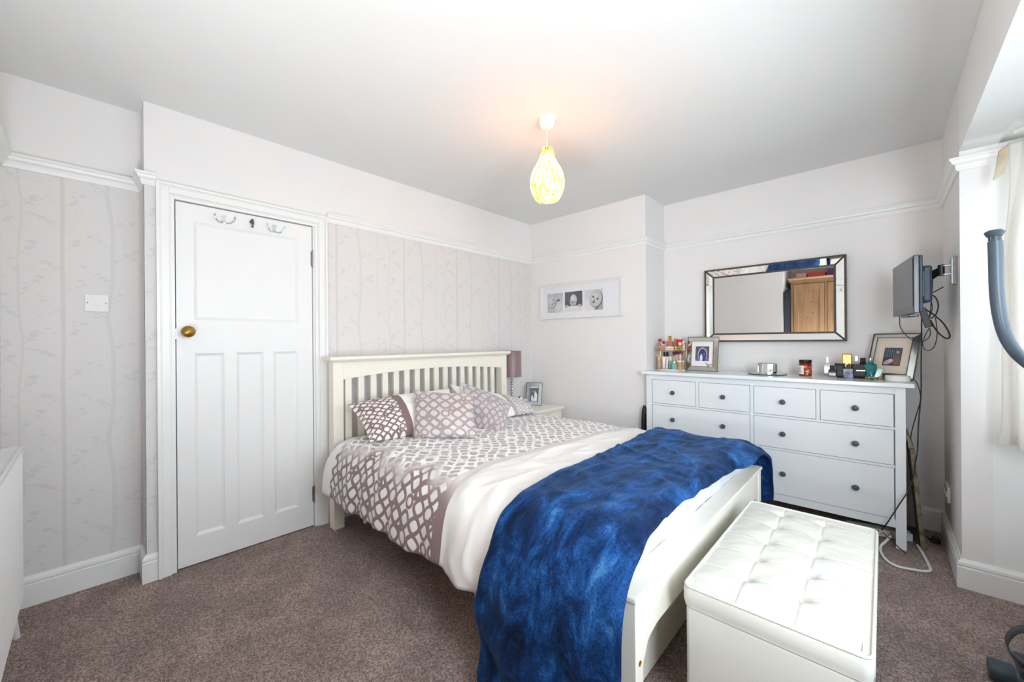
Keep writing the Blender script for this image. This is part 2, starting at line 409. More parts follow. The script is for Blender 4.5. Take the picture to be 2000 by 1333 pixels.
# window frames in the bay
m_pane = bpy.data.materials.new('window_glass'); m_pane.use_nodes = True
n = m_pane.node_tree; n.nodes.remove(n.nodes['Principled BSDF']); tr = n.nodes.new('ShaderNodeBsdfTransparent'); gl = n.nodes.new('ShaderNodeBsdfGlossy'); gl.inputs['Roughness'].default_value = 0.02
mx = n.nodes.new('ShaderNodeMixShader'); fr = n.nodes.new('ShaderNodeFresnel'); fr.inputs[0].default_value = 1.3
n.links.new(fr.outputs[0], mx.inputs[0]); n.links.new(tr.outputs[0], mx.inputs[1]); n.links.new(gl.outputs[0], mx.inputs[2]); n.links.new(mx.outputs[0], n.nodes['Material Output'].inputs[0])
for wi, (a, b, npn) in enumerate(((H, I, 1), (G, H, 2), (F, G, 1))):
    a = Vector(a); b = Vector(b); d = (b-a).normalized(); nn = Vector((d.y, -d.x)); Lw = (b-a).length
    def strip(mm, s0, s1, z0, z1, o0=.03, o1=.09):
        q = [a + d*s0 + nn*o0, a + d*s1 + nn*o0, a + d*s1 + nn*o1, a + d*s0 + nn*o1]; mm.prism([(p.x, p.y) for p in q], z0, z1, 'z')
    mm = M(); strip(mm, 0, .06, .80, 2.05); strip(mm, Lw-.06, Lw, .80, 2.05); strip(mm, .06, Lw-.06, .80, .87); strip(mm, .06, Lw-.06, 1.98, 2.05)
    for k in range(1, npn): strip(mm, Lw*k/npn-.03, Lw*k/npn+.03, .87, 1.98)
    strip(mm, .06, Lw-.06, 1.60, 1.65)
    wo = S(mm.build('window_%d' % (wi+1), m_gloss, smooth=False, bevel=.003))
    mm = M(); strip(mm, .05, Lw-.05, .86, 1.99, .058, .062); mm.build('pane', m_pane, wo, smooth=False)
    mm = M(); strip(mm, -.03, Lw+.03, .775, .80, -.07, .03); mm.build('window_sill', m_gloss, wo, smooth=False, bevel=.004)

# ------------------------------------------------------------------ door
XD = -2.767
mm = M()
y0, y1 = DY0+.006, DY1-.004
zs = [.008, .158, 1.165, 1.350, 1.893, 1.986]; 
pan = [(.400,.536,.158,1.165),(.594,.733,.158,1.165),(.788,.926,.158,1.165),(.400,.932,1.350,1.893)]
XB = XD-.036
# stiles and rails as solid members
mm.box(XB,y0,.008, XD,.400,1.986); mm.box(XB,.932,.008, XD,y1,1.986)
mm.box(XB,.400,.008, XD,.932,.158); mm.box(XB,.400,1.165, XD,.932,1.350); mm.box(XB,.400,1.893, XD,.932,1.986)
mm.box(XB,.536,.158, XD,.594,1.165); mm.box(XB,.733,.158, XD,.788,1.165); mm.box(XB,.926,.158, XD,.932,1.165)
door = S(mm.build('door_1', m_door, smooth=False))
for (a, b, c, d) in pan:
    q = M(); dd = .011
    # recessed field with a sloped moulding round it
    o = [(a,c),(b,c),(b,d),(a,d)]; s1 = [(a+.006,c+.006),(b-.006,c+.006),(b-.006,d-.006),(a+.006,d-.006)]; s2 = [(a+.016,c+.016),(b-.016,c+.016),(b-.016,d-.016),(a+.016,d-.016)]
    vs = [(XD,*p) for p in o] + [(XD-.004,*p) for p in s1] + [(XD-.006,*p) for p in s1] + [(XD-dd,*p) for p in s2]
    fs = [(k, (k+1)%4, (k+1)%4+4, k+4) for k in range(4)] + [(k+4, (k+1)%4+4, (k+1)%4+8, k+8) for k in range(4)] + [(k+8, (k+1)%4+8, (k+1)%4+12, k+12) for k in range(4)] + [(12,13,14,15)]
    q.add(vs, fs); q.build('door_panel', m_door, door, smooth=False)
# brass knob with plate
MX = Matrix.Rotation(R(90), 3, 'Y')
k = M().lathe([(.024,0),(.024,.003),(.016,.006),(.010,.010),(.009,.028),(.018,.034),(.028,.042),(.031,.052),(.028,.062),(.016,.069),(.001,.071)], (XD,.368,1.283), 24, MX)
k.build('door_knob', m_brass, door, label='oval aged brass knob')
M().box(XD-.03,DY0-.002,1.245, XD+.001,DY0+.008,1.30).build('latch_plate', m_steel, door, smooth=False)
for zc in (1.775, .215):
    q = M()
    for j in range(5): q.lathe([(.0055,0),(.0055,.017)], (XD+.004, DY1-.001, zc-.05+j*.0195), 10)
    q.ball((XD+.004, DY1-.001, zc-.054), .006, 8); q.ball((XD+.004, DY1-.001, zc+.052), .006, 8)
    q.box(XD-.01, DY1-.012, zc-.048, XD+.001, DY1-.001, zc+.048)
    q.build('hinge', m_steel, door)
def double_hook(y, z):
    q = M(); q.prism([(y-.011,z-.028),(y+.011,z-.028),(y+.009,z-.004),(y+.014,z+.010),(y+.011,z+.020),(y-.011,z+.020),(y-.014,z+.010),(y-.009,z-.004)], XD, XD+.004, 'x')
    for s in (-1, 1):
        q.tube(smooth_path([(XD+.004,y+s*.004,z-.020),(XD+.018,y+s*.020,z-.030),(XD+.034,y+s*.038,z-.022),(XD+.040,y+s*.048,z-.002),(XD+.038,y+s*.047,z+.004)], 4), .0028, 7)
        q.ball((XD+.038,y+s*.047,z+.006), .005, 7)
    for dz in (.008, -.012): q.ball((XD+.004,y,z+dz), .0032, 6)
    q.build('coat_hook', m_chrome, door)
double_hook(.536, 1.938); double_hook(.796, 1.935)
q = M(); q.lathe([(.012,0),(.012,.003),(.006,.006),(.005,.012)], (XD,.676,1.944), 14, MX)
q.tube(smooth_path([(XD+.008,.676,1.950),(XD+.020,.676,1.946),(XD+.026,.676,1.930),(XD+.020,.676,1.916),(XD+.010,.676,1.916)], 4), .0055, 8); q.ball((XD+.012,.676,1.955),.008,8)
q.build('coat_hook', m_bronze, door, label='small bronze single hook')

# ------------------------------------------------------------------ light switch, wall box
t = thing('light_switch', 'white square light switch plate on the birch wallpaper left of the door', 'switch', (-2.925,.032,1.43))
M().box(-2.925,-.011,1.385, -2.917,.075,1.472).build('switch_plate', m_wplastic, t, bevel=.002)
M().box(-2.918,.022,1.415, -2.914,.042,1.443).build('rocker', m_wplastic, t, bevel=.001)
for yy in (-.001, .064): M().lathe([(.003,0),(.003,.001)], (-2.917,yy,1.429), 8, MX).build('screw', m_bronze, t)
t = thing('wall_socket', 'white plastic double socket low on the wall behind the dresser corner', 'socket', (.276,3.44,.30))
M().box(.262,3.36,.272, .276,3.51,.362).build('socket_plate', m_wplastic, t, bevel=.003)
M().box(.258,3.38,.30, .263,3.40,.33).build('rocker', m_wplastic, t, smooth=False); M().box(.258,3.46,.30, .263,3.48,.33).build('rocker', m_wplastic, t, smooth=False)

# ------------------------------------------------------------------ radiator
t = thing('radiator', 'white ribbed panel radiator on the wall beside the door', 'radiator', (-2.0,-.225,0))
RX0, RX1, RY, RZ0, RZ1 = -2.60, -1.42, -.187, .165, .800
q = M(); nr = 62; prof = []
for i in range(nr * 4 + 1):
    x_ = RX0 + (RX1-RX0) * i / (nr*4); ph = (i % 4); prof.append((x_, RY - (0, .006, .008, .006)[ph]))
q.add([(p[0], p[1], z) for z in (RZ0, RZ0+.02, RZ1-.03, RZ1-.012) for p in [(a, b if z not in (RZ0,) else RY-.008) for a, b in prof]],
      [(j*len(prof)+i, j*len(prof)+i+1, (j+1)*len(prof)+i+1, (j+1)*len(prof)+i) for j in range(3) for i in range(len(prof)-1)])
q.box(RX0, RY-.034, RZ0, RX1, RY-.010, RZ1-.012)
q.build('front_panel', m_gloss, t, angle=50)
q = M(); q.box(RX0-.003, RY-.006, RZ1-.014, RX1+.003, RY+.002, RZ1); q.box(RX0-.003, RY-.062, RZ1-.014, RX1+.003, RY-.054, RZ1)
for i in range(58): x_ = RX0 + .01 + i * (RX1-RX0-.02)/57; q.box(x_-.003, RY-.055, RZ1-.008, x_+.003, RY-.005, RZ1-.003)
q.build('top_grille', m_gloss, t, smooth=False)
M().box(RX0-.003, RY-.060, RZ0, RX0, RY-.002, RZ1).build('side_cover', m_gloss, t, smooth=False); M().box(RX1, RY-.060, RZ0, RX1+.003, RY-.002, RZ1).build('side_cover', m_gloss, t, smooth=False)
q = M(); q.tube(smooth_path([(RX0+.03,RY-.03,RZ0+.03),(RX0+.0,RY-.03,RZ0-.01),(RX0-.015,RY-.028,.09),(RX0-.035,RY-.022,0.0)], 5), .011, 10); q.build('pipe', m_gloss, t)
q = M(); q.tube([(RX0-.045,RY-.05,RZ1-.085),(RX0-.005,RY-.04,RZ1-.06)], .012, 10); q.lathe([(.020,0),(.023,.008),(.023,.034),(.019,.042),(.0,.044)], (RX0-.05,RY-.045,RZ1-.07), 16); q.build('valve', m_wplastic, t)
for x_ in (-2.3, -1.7): M().box(x_,-.269,.3, x_+.03,RY-.03,.7).build('bracket', m_gloss, t, smooth=False)

# ------------------------------------------------------------------ ceiling pendant
PX, PY = -1.372, 1.766
t = thing('pendant_lamp', 'amber mosaic glass pear-shaped pendant lamp lit under the ceiling', 'lamp', (PX,PY,ZC))
M().lathe([(.0,-.052),(.018,-.052),(.034,-.045),(.044,-.030),(.048,-.012),(.050,-.001)], (PX,PY,ZC), 32).build('ceiling_rose', m_wplastic, t)
M().lathe([(.0028,2.28),(.0028,2.42)], (PX,PY,0), 10).build('cord', m_wplastic, t)
def shade_mat():
    mt = bpy.data.materials.new('amber_mosaic_shade'); mt.use_nodes = True; n = mt.node_tree
    n.nodes.remove(n.nodes['Principled BSDF'])
    tc = n.nodes.new('ShaderNodeTexCoord'); mp = n.nodes.new('ShaderNodeMapping'); mp.inputs['Scale'].default_value = (1, 1, .28)
    n.links.new(tc.outputs['Object'], mp.inputs[0])
    a = n.nodes.new('ShaderNodeTexNoise'); a.inputs['Scale'].default_value = 75; a.inputs['Detail'].default_value = 3; a.inputs['Distortion'].default_value = 0.7; n.links.new(mp.outputs[0], a.inputs['Vector'])
    r = n.nodes.new('ShaderNodeValToRGB'); e = r.color_ramp.elements
    e[0].position = .34; e[0].color = lin('7C4A1C'); e[1].position = .62; e[1].color = lin('FFEFD0'); e.new(.48).color = lin('D99A4A')
    n.links.new(a.outputs[0], r.inputs[0])
    tl = n.nodes.new('ShaderNodeBsdfTranslucent'); df = n.nodes.new('ShaderNodeBsdfDiffuse'); gl = n.nodes.new('ShaderNodeBsdfGlossy'); gl.inputs['Roughness'].default_value = .25
    for q_ in (tl, df): n.links.new(r.outputs[0], q_.inputs[0])
    m1 = n.nodes.new('ShaderNodeMixShader'); m1.inputs[0].default_value = .35; n.links.new(tl.outputs[0], m1.inputs[1]); n.links.new(df.outputs[0], m1.inputs[2])
    m2 = n.nodes.new('ShaderNodeMixShader'); m2.inputs[0].default_value = .05; n.links.new(m1.outputs[0], m2.inputs[1]); n.links.new(gl.outputs[0], m2.inputs[2])
    n.links.new(m2.outputs[0], n.nodes['Material Output'].inputs[0]); return mt
sp = [(a_, b_-.018) for a_, b_ in [(.027,2.318),(.034,2.306),(.036,2.285),(.042,2.262),(.055,2.235),(.072,2.205),(.086,2.172),(.0935,2.14),(.094,2.11),(.088,2.08),(.077,2.052),(.063,2.028)]]
pr = [(x.x, x.y) for x in smooth_path([(a, b, 0) for a, b in sp], 5)]
q = M(); NN = 64
vs = []; fs = []
for j, (r_, z_) in enumerate(pr):
    for i in range(NN):
        a_ = 2*math.pi*i/NN; rr = r_ + (.0016 if i % 2 else -.0004) + .0014 * nz(i*.9, z_*90)
        vs.append((PX+rr*math.cos(a_), PY+rr*math.sin(a_), z_))
for j in range(len(pr)-1):
    for i in range(NN): fs.append((j*NN+i, j*NN+(i+1)%NN, (j+1)*NN+(i+1)%NN, (j+1)*NN+i))
q.add(vs, fs); sh = q.build('lamp_shade', shade_mat(), t, angle=60)
M().lathe([(.014,2.25),(.016,2.31),(.010,2.325)], (PX,PY,-.018), 16).build('lamp_holder', m_wplastic, t)
m_bulb = mat('lit_bulb', 'FFDFA8', .5, var=0, emit=70)
M().lathe([(.0,2.095),(.020,2.10),(.030,2.12),(.032,2.14),(.026,2.17),(.015,2.205),(.013,2.25)], (PX,PY,-.018), 20).build('bulb', m_bulb, t)

# ================================================================== BED
HX = -2.60     # front face of the headboard
bed = thing('double_bed', 'cream painted wooden double bed frame with a slatted headboard against the wallpaper', 'bed', (-1.6,1.895,0))
hb = M().box(HX-.062,1.15,.30, HX-.012,2.636,.38).build('headboard', m_cream, bed, smooth=False, bevel=.003)
for a in (1.083, 2.634):
    M().box(HX-.072,a,0, HX,a+.068,1.088).build('post', m_cream, hb, smooth=False, bevel=.003)
q = M(); q.sweep([(HX,1.083),(HX,2.702),(HX-.072,2.702),(HX-.072,1.083)], [(-.0,1.088),(-.006,1.088),(-.012,1.094),(-.026,1.104),(-.028,1.108),(-.028,1.124),(0,1.124)], closed=True)
q.box(HX-.072,1.083,1.089, HX,2.702,1.1235)
q.build('cap_rail', m_cream, hb, angle=25)
def arch(y): u = (y - 1.8925) / .7425; return 1.012 - .040 * u * u
pts = [(1.151,1.088),(2.634,1.088)] + [(2.634 - i*(2.634-1.151)/30, arch(2.634 - i*(2.634-1.151)/30)) for i in range(31)]
M().prism(pts, HX-.052, HX-.014, 'x').build('top_rail', m_cream, hb, angle=25)
for a, b in ((1.173,1.217),(1.264,1.306),(1.354,1.397),(1.443,1.486),(1.533,1.576),(1.623,1.666),(1.714,1.757),(1.804,1.847),(1.894,1.937),(1.984,2.027),(2.074,2.117),(2.164,2.207),(2.254,2.297),(2.345,2.388),(2.434,2.477),(2.523,2.566)):
    M().box(HX-.045,a,.37, HX-.025,b,arch((a+b)/2)+.004).build('slat', m_cream, hb, smooth=False, bevel=.002)
M().box(HX,1.095,.20, -.60,1.122,.36).build('side_rail', m_cream, bed, smooth=False, bevel=.002)
M().box(HX,2.664,.20, -.60,2.690,.36).build('side_rail', m_cream, bed, smooth=False, bevel=.002)
FX = -.53
fb = M()
pts = [(1.131,.452),(2.652,.452),(2.652,.225),(2.61,.30),(2.56,.318),(1.24,.318),(1.175,.30),(1.131,.235)]
fb.prism(pts, FX-.030, FX-.004, 'x'); fb = fb.build('footboard', m_cream, bed, smooth=False, bevel=.002)
for a in (1.083, 2.652):
    M().box(FX-.065,a,0, FX,a+.050,.453).build('post', m_cream, fb, smooth=False, bevel=.003)
M().box(FX-.075,1.075,.453, FX+.006,2.710,.470).build('cap_rail', m_cream, fb, smooth=False, bevel=.004)
for a in (1.108, 2.677): M().lathe([(.008,0),(.008,.002),(.005,.003),(.003,.001)], (FX,a,.265), 14, MX).build('bolt', m_brass, fb)
M().box(-2.5,1.85,.22, -.62,1.93,.27).build('centre_rail', m_cream, bed, smooth=False)
for i in range(13): M().box(-2.45+i*.145,1.122,.27, -2.38+i*.145,2.664,.285).build('base_slat', m_cream, bed, smooth=False)

# storage drawer under the bed
t = thing('underbed_drawer', 'cream underbed storage drawer showing beneath the footboard', 'drawer', (-1.0,1.9,0))
M().box(-1.35,1.18,.012, -.625,2.62,.165).build('drawer_box', m_cream, t, smooth=False, bevel=.006)
M().box(-1.36,1.165,.165, -.612,2.635,.205).build('drawer_lip', m_cream, t, smooth=False, bevel=.008)
for i in range(4): M().lathe([(.014,-.012),(.014,.012)], ((-1.3,-.68)[i%2],(1.25,2.55)[i//2],.014), 12, Matrix.Rotation(R(90),3,'X')).build('castor', m_black, t)

# mattress
def slab(q, x0, x1, y0, y1, z0, z1, r, wr=.004, step=.035, sd=0.0, sc_=5.0, dz=None):
    nx = max(4, int((x1-x0)/step)); ny = max(4, int((y1-y0)/step)); 
    peri = []
    def rr(t, lo, hi): return lo + (hi-lo)*t
    cr = r * 1.2
    # perimeter with rounded corners
    def corner(cx, cy, a0): return [(cx + cr*math.cos(R(a0+k*15)), cy + cr*math.sin(R(a0+k*15))) for k in range(7)]
    pts = []
    cs = [(x1-cr,y1-cr,0),(x0+cr,y1-cr,90),(x0+cr,y0+cr,180),(x1-cr,y0+cr,270)]
    for i, (cx, cy, a0) in enumerate(cs):
        pts += corner(cx, cy, a0); nx_, ny_ = cs[(i+1)%4][:2]; e = pts[-1]; a1 = R(cs[(i+1)%4][2]); f = (nx_+cr*math.cos(a1), ny_+cr*math.sin(a1))
        L = math.hypot(f[0]-e[0], f[1]-e[1]); k = max(1, int(L/step)); pts += [(e[0]+(f[0]-e[0])*j/k, e[1]+(f[1]-e[1])*j/k) for j in range(1, k)]
    N = len(pts); rings = []; mid = ((x0+x1)/2, (y0+y1)/2); hm = min(x1-x0, y1-y0)/2
    levels = [(0.0, z0), (0.0, z0+(z1-z0)*.25), (0.0, z0+(z1-z0)*.5), (0.0, z1-r)] + [(r*(1-math.cos(R(a))), z1-r+r*math.sin(R(a))) for a in (20,40,60,80)]
    k = 12
    for j in range(1, k): levels.append((r + (hm-r)*(j/k), z1))
    vs = []
    for ins, z in levels:
        for (px, py) in pts:
            # inset toward the core rectangle
            cx = min(max(px, x0+ins), x1-ins) if ins <= r*1.01 else min(max(px, x0+ins), x1-ins)
            cy = min(max(py, y0+ins), y1-ins)
            if ins <= r*1.01:
                f = ins; dx = px-mid[0]; dy = py-mid[1]
            d = wr * nz(cx*sc_+sd, cy*sc_, z*sc_*1.3) + wr*.5*nz(cx*sc_*3+sd, cy*sc_*3, z*9)
            zz = z + (dz(cx, cy) if dz else 0) * (1 if z > z1-r else max(0,(z-z0)/(z1-z0)))
            if ins < r: vs.append((cx + d*(1 if px>mid[0] else -1), cy + d*(1 if py>mid[1] else -1), zz + d*.5))
            else: vs.append((cx, cy, zz + d))
    fs = []
    for j in range(len(levels)-1):
        for i in range(N): fs.append((j*N+i, j*N+(i+1)%N, (j+1)*N+(i+1)%N, (j+1)*N+i))
    fs.append(tuple((len(levels)-1)*N+i for i in range(N))); fs.append(tuple(range(N))[::-1])
    q.add(vs, fs); return q
q = M(); slab(q, -2.585,-.602, 1.128,2.658, .287,.572, .045, wr=.016, step=.022, sc_=9)
mt_ = q.build('mattress', m_sheet, angle=80)
tag(mt_, 'white sheeted mattress in the bed, bare between the blue throw and the footboard', 'mattress')
q = M(); q.add([(-2.23,1.10,.285),(-2.20,1.10,.285),(-2.198,1.098,.165),(-2.23,1.098,.158)], [(0,1,2,3)]); 
q.build('care_tag', m_wplastic, mt_, smooth=False, solid=.0012, label='white care label hanging below the duvet')

# trellis print -----------------------------------------------------
def trellis(ss=1):
    """mask tile 0..1, 240 px = 0.24 m repeat"""
    T = 240; cv = Cv(T, T, (0, 0, 0)); one = (1, 1, 1)
    def E(cx, cy, rx, ry, a=0, w_=10):
        for ox in (-T, 0, T):
            for oy in (-T, 0, T): cv.ell(cx+ox, cy+oy, rx, ry, one, a, 1, 1.6, w_)
    def wave(vert, c0, amp, ph, w_=13):
        for i in range(-6, 66):
            t0, t1 = i*4, i*4+4; f = lambda t: c0 + amp*math.cos(2*math.pi*t/T*2 + ph)
            for o_ in (-T, 0, T):
                p = (t0, f(t0)+o_, t1, f(t1)+o_); p = (p[1], p[0], p[3], p[2]) if vert else p
                cv.line(*p, w_, one, 1, 1.6)
    for c0 in (0, 120):
        for ph in (0, math.pi): wave(False, c0, 27, ph + (math.pi if c0 else 0)); wave(True, c0, 27, ph)
    for cx, cy in ((60,60),(180,180)): E(cx, cy, 19, 19, 0, 11)
    for cx, cy in ((180,60),(60,180)): E(cx, cy, 25, 25, 0, 11)
    E(0, 0, 52, 17, math.pi/4, 7); E(120, 120, 52, 17, -math.pi/4, 7)
    return cv.a[..., 0]
TR = trellis()
def sample(m_, U, V, per=.24):
    h = m_.shape[0]; x = (U/per*h) % h; y = (V/per*h) % h
    x0 = x.astype(int) % h; y0 = y.astype(int) % h; fx = x-np.floor(x); fy = y-np.floor(y); x1 = (x0+1)%h; y1 = (y0+1)%h
    return (m_[y0,x0]*(1-fx)*(1-fy)+m_[y0,x1]*fx*(1-fy)+m_[y1,x0]*(1-fx)*fy+m_[y1,x1]*fx*fy)
def mixc(a, b, t): return np.array(a)*(1-t[..., None]) + np.array(b)*t[..., None]
MAUVE = (.500,.425,.420); MAUVE2=(.565,.500,.500); PALE = (.885,.868,.862); SHEEN_WHITE=(.925,.922,.925); SHEEN_TAUPE=(.665,.622,.616)

# duvet: across-bed profile by arc length
prof = [(0.985,.300),(0.988,.36),(0.998,.44),(1.022,.52),(1.062,.575),(1.120,.603),(1.20,.612),(1.35,.614),(1.6,.612),(1.9,.610),(2.2,.606),(2.45,.600),(2.60,.592),(2.68,.573),(2.735,.53),(2.765,.46),(2.775,.38),(2.778,.31)]
pp = smooth_path([(0,a,b) for a,b in prof], 8)
arc = [0]
for i in range(1, len(pp)): arc.append(arc[-1] + (pp[i]-pp[i-1]).length)
TOT = arc[-1]; A_ = np.array(arc); PYs = np.array([p.y for p in pp]); PZs = np.array([p.z for p in pp])
def across(s): return float(np.interp(s, A_, PYs)), float(np.interp(s, A_, PZs))
def arc_of_y(y):   # near side only
    return float(np.interp(y, PYs, A_))
EDGE = arc_of_y(1.10)
DX0, DX1 = -2.515, -.98
def smst(a, b, x): t = min(1, max(0, (x-a)/(b-a))); return t*t*(3-2*t)
def duvet_pt(u, v):
    s = v * TOT; x = DX0 + (DX1-DX0)*u; y, z = across(s)
    drop = 1 - smst(.02, .36, s); dropf = smst(TOT-.34, TOT-.02, s)
    # hanging folds
    f = math.sin(x*19 + 1.5*nz(x*2, 3)) * .5 + math.sin(x*41+2) * .25 + nz(x*9, s*3, 5) * .9
    y -= drop * (.016 * f + .012); y += dropf * .014 * f
    z += (1-drop)*(1-dropf) * (.010*nz(x*4.0, y*4.0, 1) + .006*nz(x*9, y*7, 2) + .0035*nz(x*24, y*14, 4))
    z += drop * .012 * nz(x*5, 7.3) + .006*math.sin(x*12)*drop
    # creases at the shoulder
    sh = math.exp(-((s-EDGE)/.11)**2); z += sh*.007*math.sin(x*47 + s*16 + 2*nz(x*6, s*5)); y += sh*.004*math.sin(x*31)
    # head end turns down and tucks under the pillows
    wr = smst(-1.42, -1.30, x); z += (.35+wr)*(1-drop)*(1-dropf)*.006*max(0, 1-abs(nz(x*7-y*2, y*2.6+x*2.2, 6))*3)**2; y -= (.3+wr)*drop*.010*max(0, 1-abs(nz(x*8+s*2, s*4-x*3, 7))*3)**2
    hd = 1 - smst(-2.515, -2.40, x); z -= hd * .02*(1-drop)*(1-dropf)
    x2 = x
    if u == 0 or x < -2.49: pass
    # near hem sweeps back toward the headboard foot
    x2 = x + drop * (.03 * (1-u)) 
    # foot end hidden below the throw dips to the mattress
    z -= smst(-1.04, -.98, x) * .022 * (1-drop)*(1-dropf)
    return (x2, y, z)
BAND = -1.405
def band_x(s): return -1.335 - .06*smst(EDGE-.05, EDGE+.25, s) + .10*smst(EDGE+.2, TOT-.2, s)
Wd, Hd = 780, 1180
U, V = np.meshgrid((np.arange(Wd)+.5)/Wd, (np.arange(Hd)+.5)/Hd)
X = DX0 + (DX1-DX0)*U; Sx = V*TOT
bx = np.interp(Sx, [0, EDGE-.05, EDGE+.25, TOT-.2, TOT], [-1.335,-1.335,-1.39,-1.30,-1.30])
mk = sample(TR, X+.02+.010*np.sin(Sx*21), Sx+.04+.010*np.sin(X*17+1), .30)
sheen_w = np.clip((Sx-(EDGE-.10) + .05*np.sin(X*13)+.03*np.sin(X*29+1))/.16, 0, 1)
sheen_w = sheen_w*sheen_w*(3-2*sheen_w)
side = mixc(PALE, MAUVE, mk); sheen_top = mixc(SHEEN_TAUPE, SHEEN_WHITE, mk)  # top reversed to pale loops on taupe: satin sheen painted into the colour
arr = side*(1-sheen_w[...,None]) + sheen_top*sheen_w[...,None]
bnd = ((X > bx-.052) & (X <= bx)).astype(float); bcol = np.array(MAUVE)*(1-sheen_w[...,None]) + np.array((.80,.77,.77))*sheen_w[...,None]  # band paled on top by the same painted sheen
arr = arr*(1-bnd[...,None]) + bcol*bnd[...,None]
pl = ((X > bx) | (X < DX0+.075+.02*np.clip(1-sheen_w,0,1))).astype(float); arr = arr*(1-pl[...,None]) + np.array((.895,.885,.875))*pl[...,None]
m_duvet = imat('trellis_print_sheen', arr, .55, .45, sheen=.2, bump=.15, ext='EXTEND')
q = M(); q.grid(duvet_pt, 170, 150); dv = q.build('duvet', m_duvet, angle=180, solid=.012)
tag(dv, 'duvet with mauve looping trellis print and a plain cream lower half, spread over the bed', 'duvet')

# blue plush throw ---------------------------------------------------
def throw_mat():
    mt = bpy.data.materials.new('royal_blue_plush'); mt.use_nodes = True; n = mt.node_tree; b = n.nodes['Principled BSDF']
    tc = n.nodes.new('ShaderNodeTexCoord'); mp = n.nodes.new('ShaderNodeMapping'); mp.inputs['Scale'].default_value = (2.6, 1.0, 1.5); mp.inputs['Rotation'].default_value = (0,.3,.9)
    n.links.new(tc.outputs['Object'], mp.inputs[0])
    a = n.nodes.new('ShaderNodeTexNoise'); a.inputs['Scale'].default_value = 4.2; a.inputs['Detail'].default_value = 7; a.inputs['Roughness'].default_value = .70; a.inputs['Distortion'].default_value = .55
    f = n.nodes.new('ShaderNodeTexNoise'); f.inputs['Scale'].default_value = 170; f.inputs['Detail'].default_value = 3
    n.links.new(mp.outputs[0], a.inputs['Vector']); n.links.new(tc.outputs['Object'], f.inputs['Vector'])
    ad = n.nodes.new('ShaderNodeMath'); ad.operation = 'MULTIPLY_ADD'; ad.inputs[1].default_value = .22; n.links.new(f.outputs[0], ad.inputs[0]); n.links.new(a.outputs[0], ad.inputs[2])
    r = n.nodes.new('ShaderNodeValToRGB'); e = r.color_ramp.elements
    e[0].position = .46; e[0].color = lin('04122C'); e[1].position = .86; e[1].color = lin('4A7FB4'); e.new(.60).color = lin('0A2A56'); e.new(.71).color = lin('184A86')
    n.links.new(ad.outputs[0], r.inputs[0]); n.links.new(r.outputs[0], b.inputs['Base Color'])
    b.inputs['Roughness'].default_value = .75; b.inputs['Sheen Weight'].default_value = .25; b.inputs['Sheen Roughness'].default_value = .35; b.inputs['Sheen Tint'].default_value = (.25,.5,.95,1); b.inputs['Specular IOR Level'].default_value = .15
    bp = n.nodes.new('ShaderNodeBump'); bp.inputs['Strength'].default_value = .55; bp.inputs['Distance'].default_value = .006
    n.links.new(f.outputs[0], bp.inputs['Height']); n.links.new(bp.outputs[0], b.inputs['Normal']); return mt
tprof = [(0.925,.068),(0.935,.16),(0.945,.27),(0.955,.38),(0.975,.475),(1.005,.545),(1.055,.600),(1.12,.630),(1.22,.638),(1.5,.636),(1.9,.634),(2.3,.630),(2.5,.625),(2.62,.615),(2.70,.59),(2.755,.545),(2.785,.47),(2.795,.39),(2.80,.31),(2.80,.24)]
tp = smooth_path([(0,a,b) for a,b in tprof], 8); ta = [0]
for i in range(1, len(tp)): ta.append(ta[-1] + (tp[i]-tp[i-1]).length)
TT = ta[-1]; TA = np.array(ta); TY = np.array([p.y for p in tp]); TZ = np.array([p.z for p in tp])
s_of = lambda y: float(np.interp(y, TY, TA))
SE = s_of(1.08)
sb = [(0,-1.02),(SE*.35,-1.075),(SE*.7,-1.03),(SE,-1.02),(s_of(1.25),-1.035),(s_of(1.5),-1.06),(s_of(1.9),-1.075),(s_of(2.3),-1.10),(s_of(2.6),-1.15),(TT,-1.17)]
sf = [(0,-.500),(SE*.5,-.512),(SE*.8,-.518),(SE,-.525),(s_of(1.25),-.545),(s_of(1.45),-.555),(s_of(1.75),-.548),(s_of(2.1),-.525),(s_of(2.3),-.49),(s_of(2.6),-.495),(TT,-.485)]
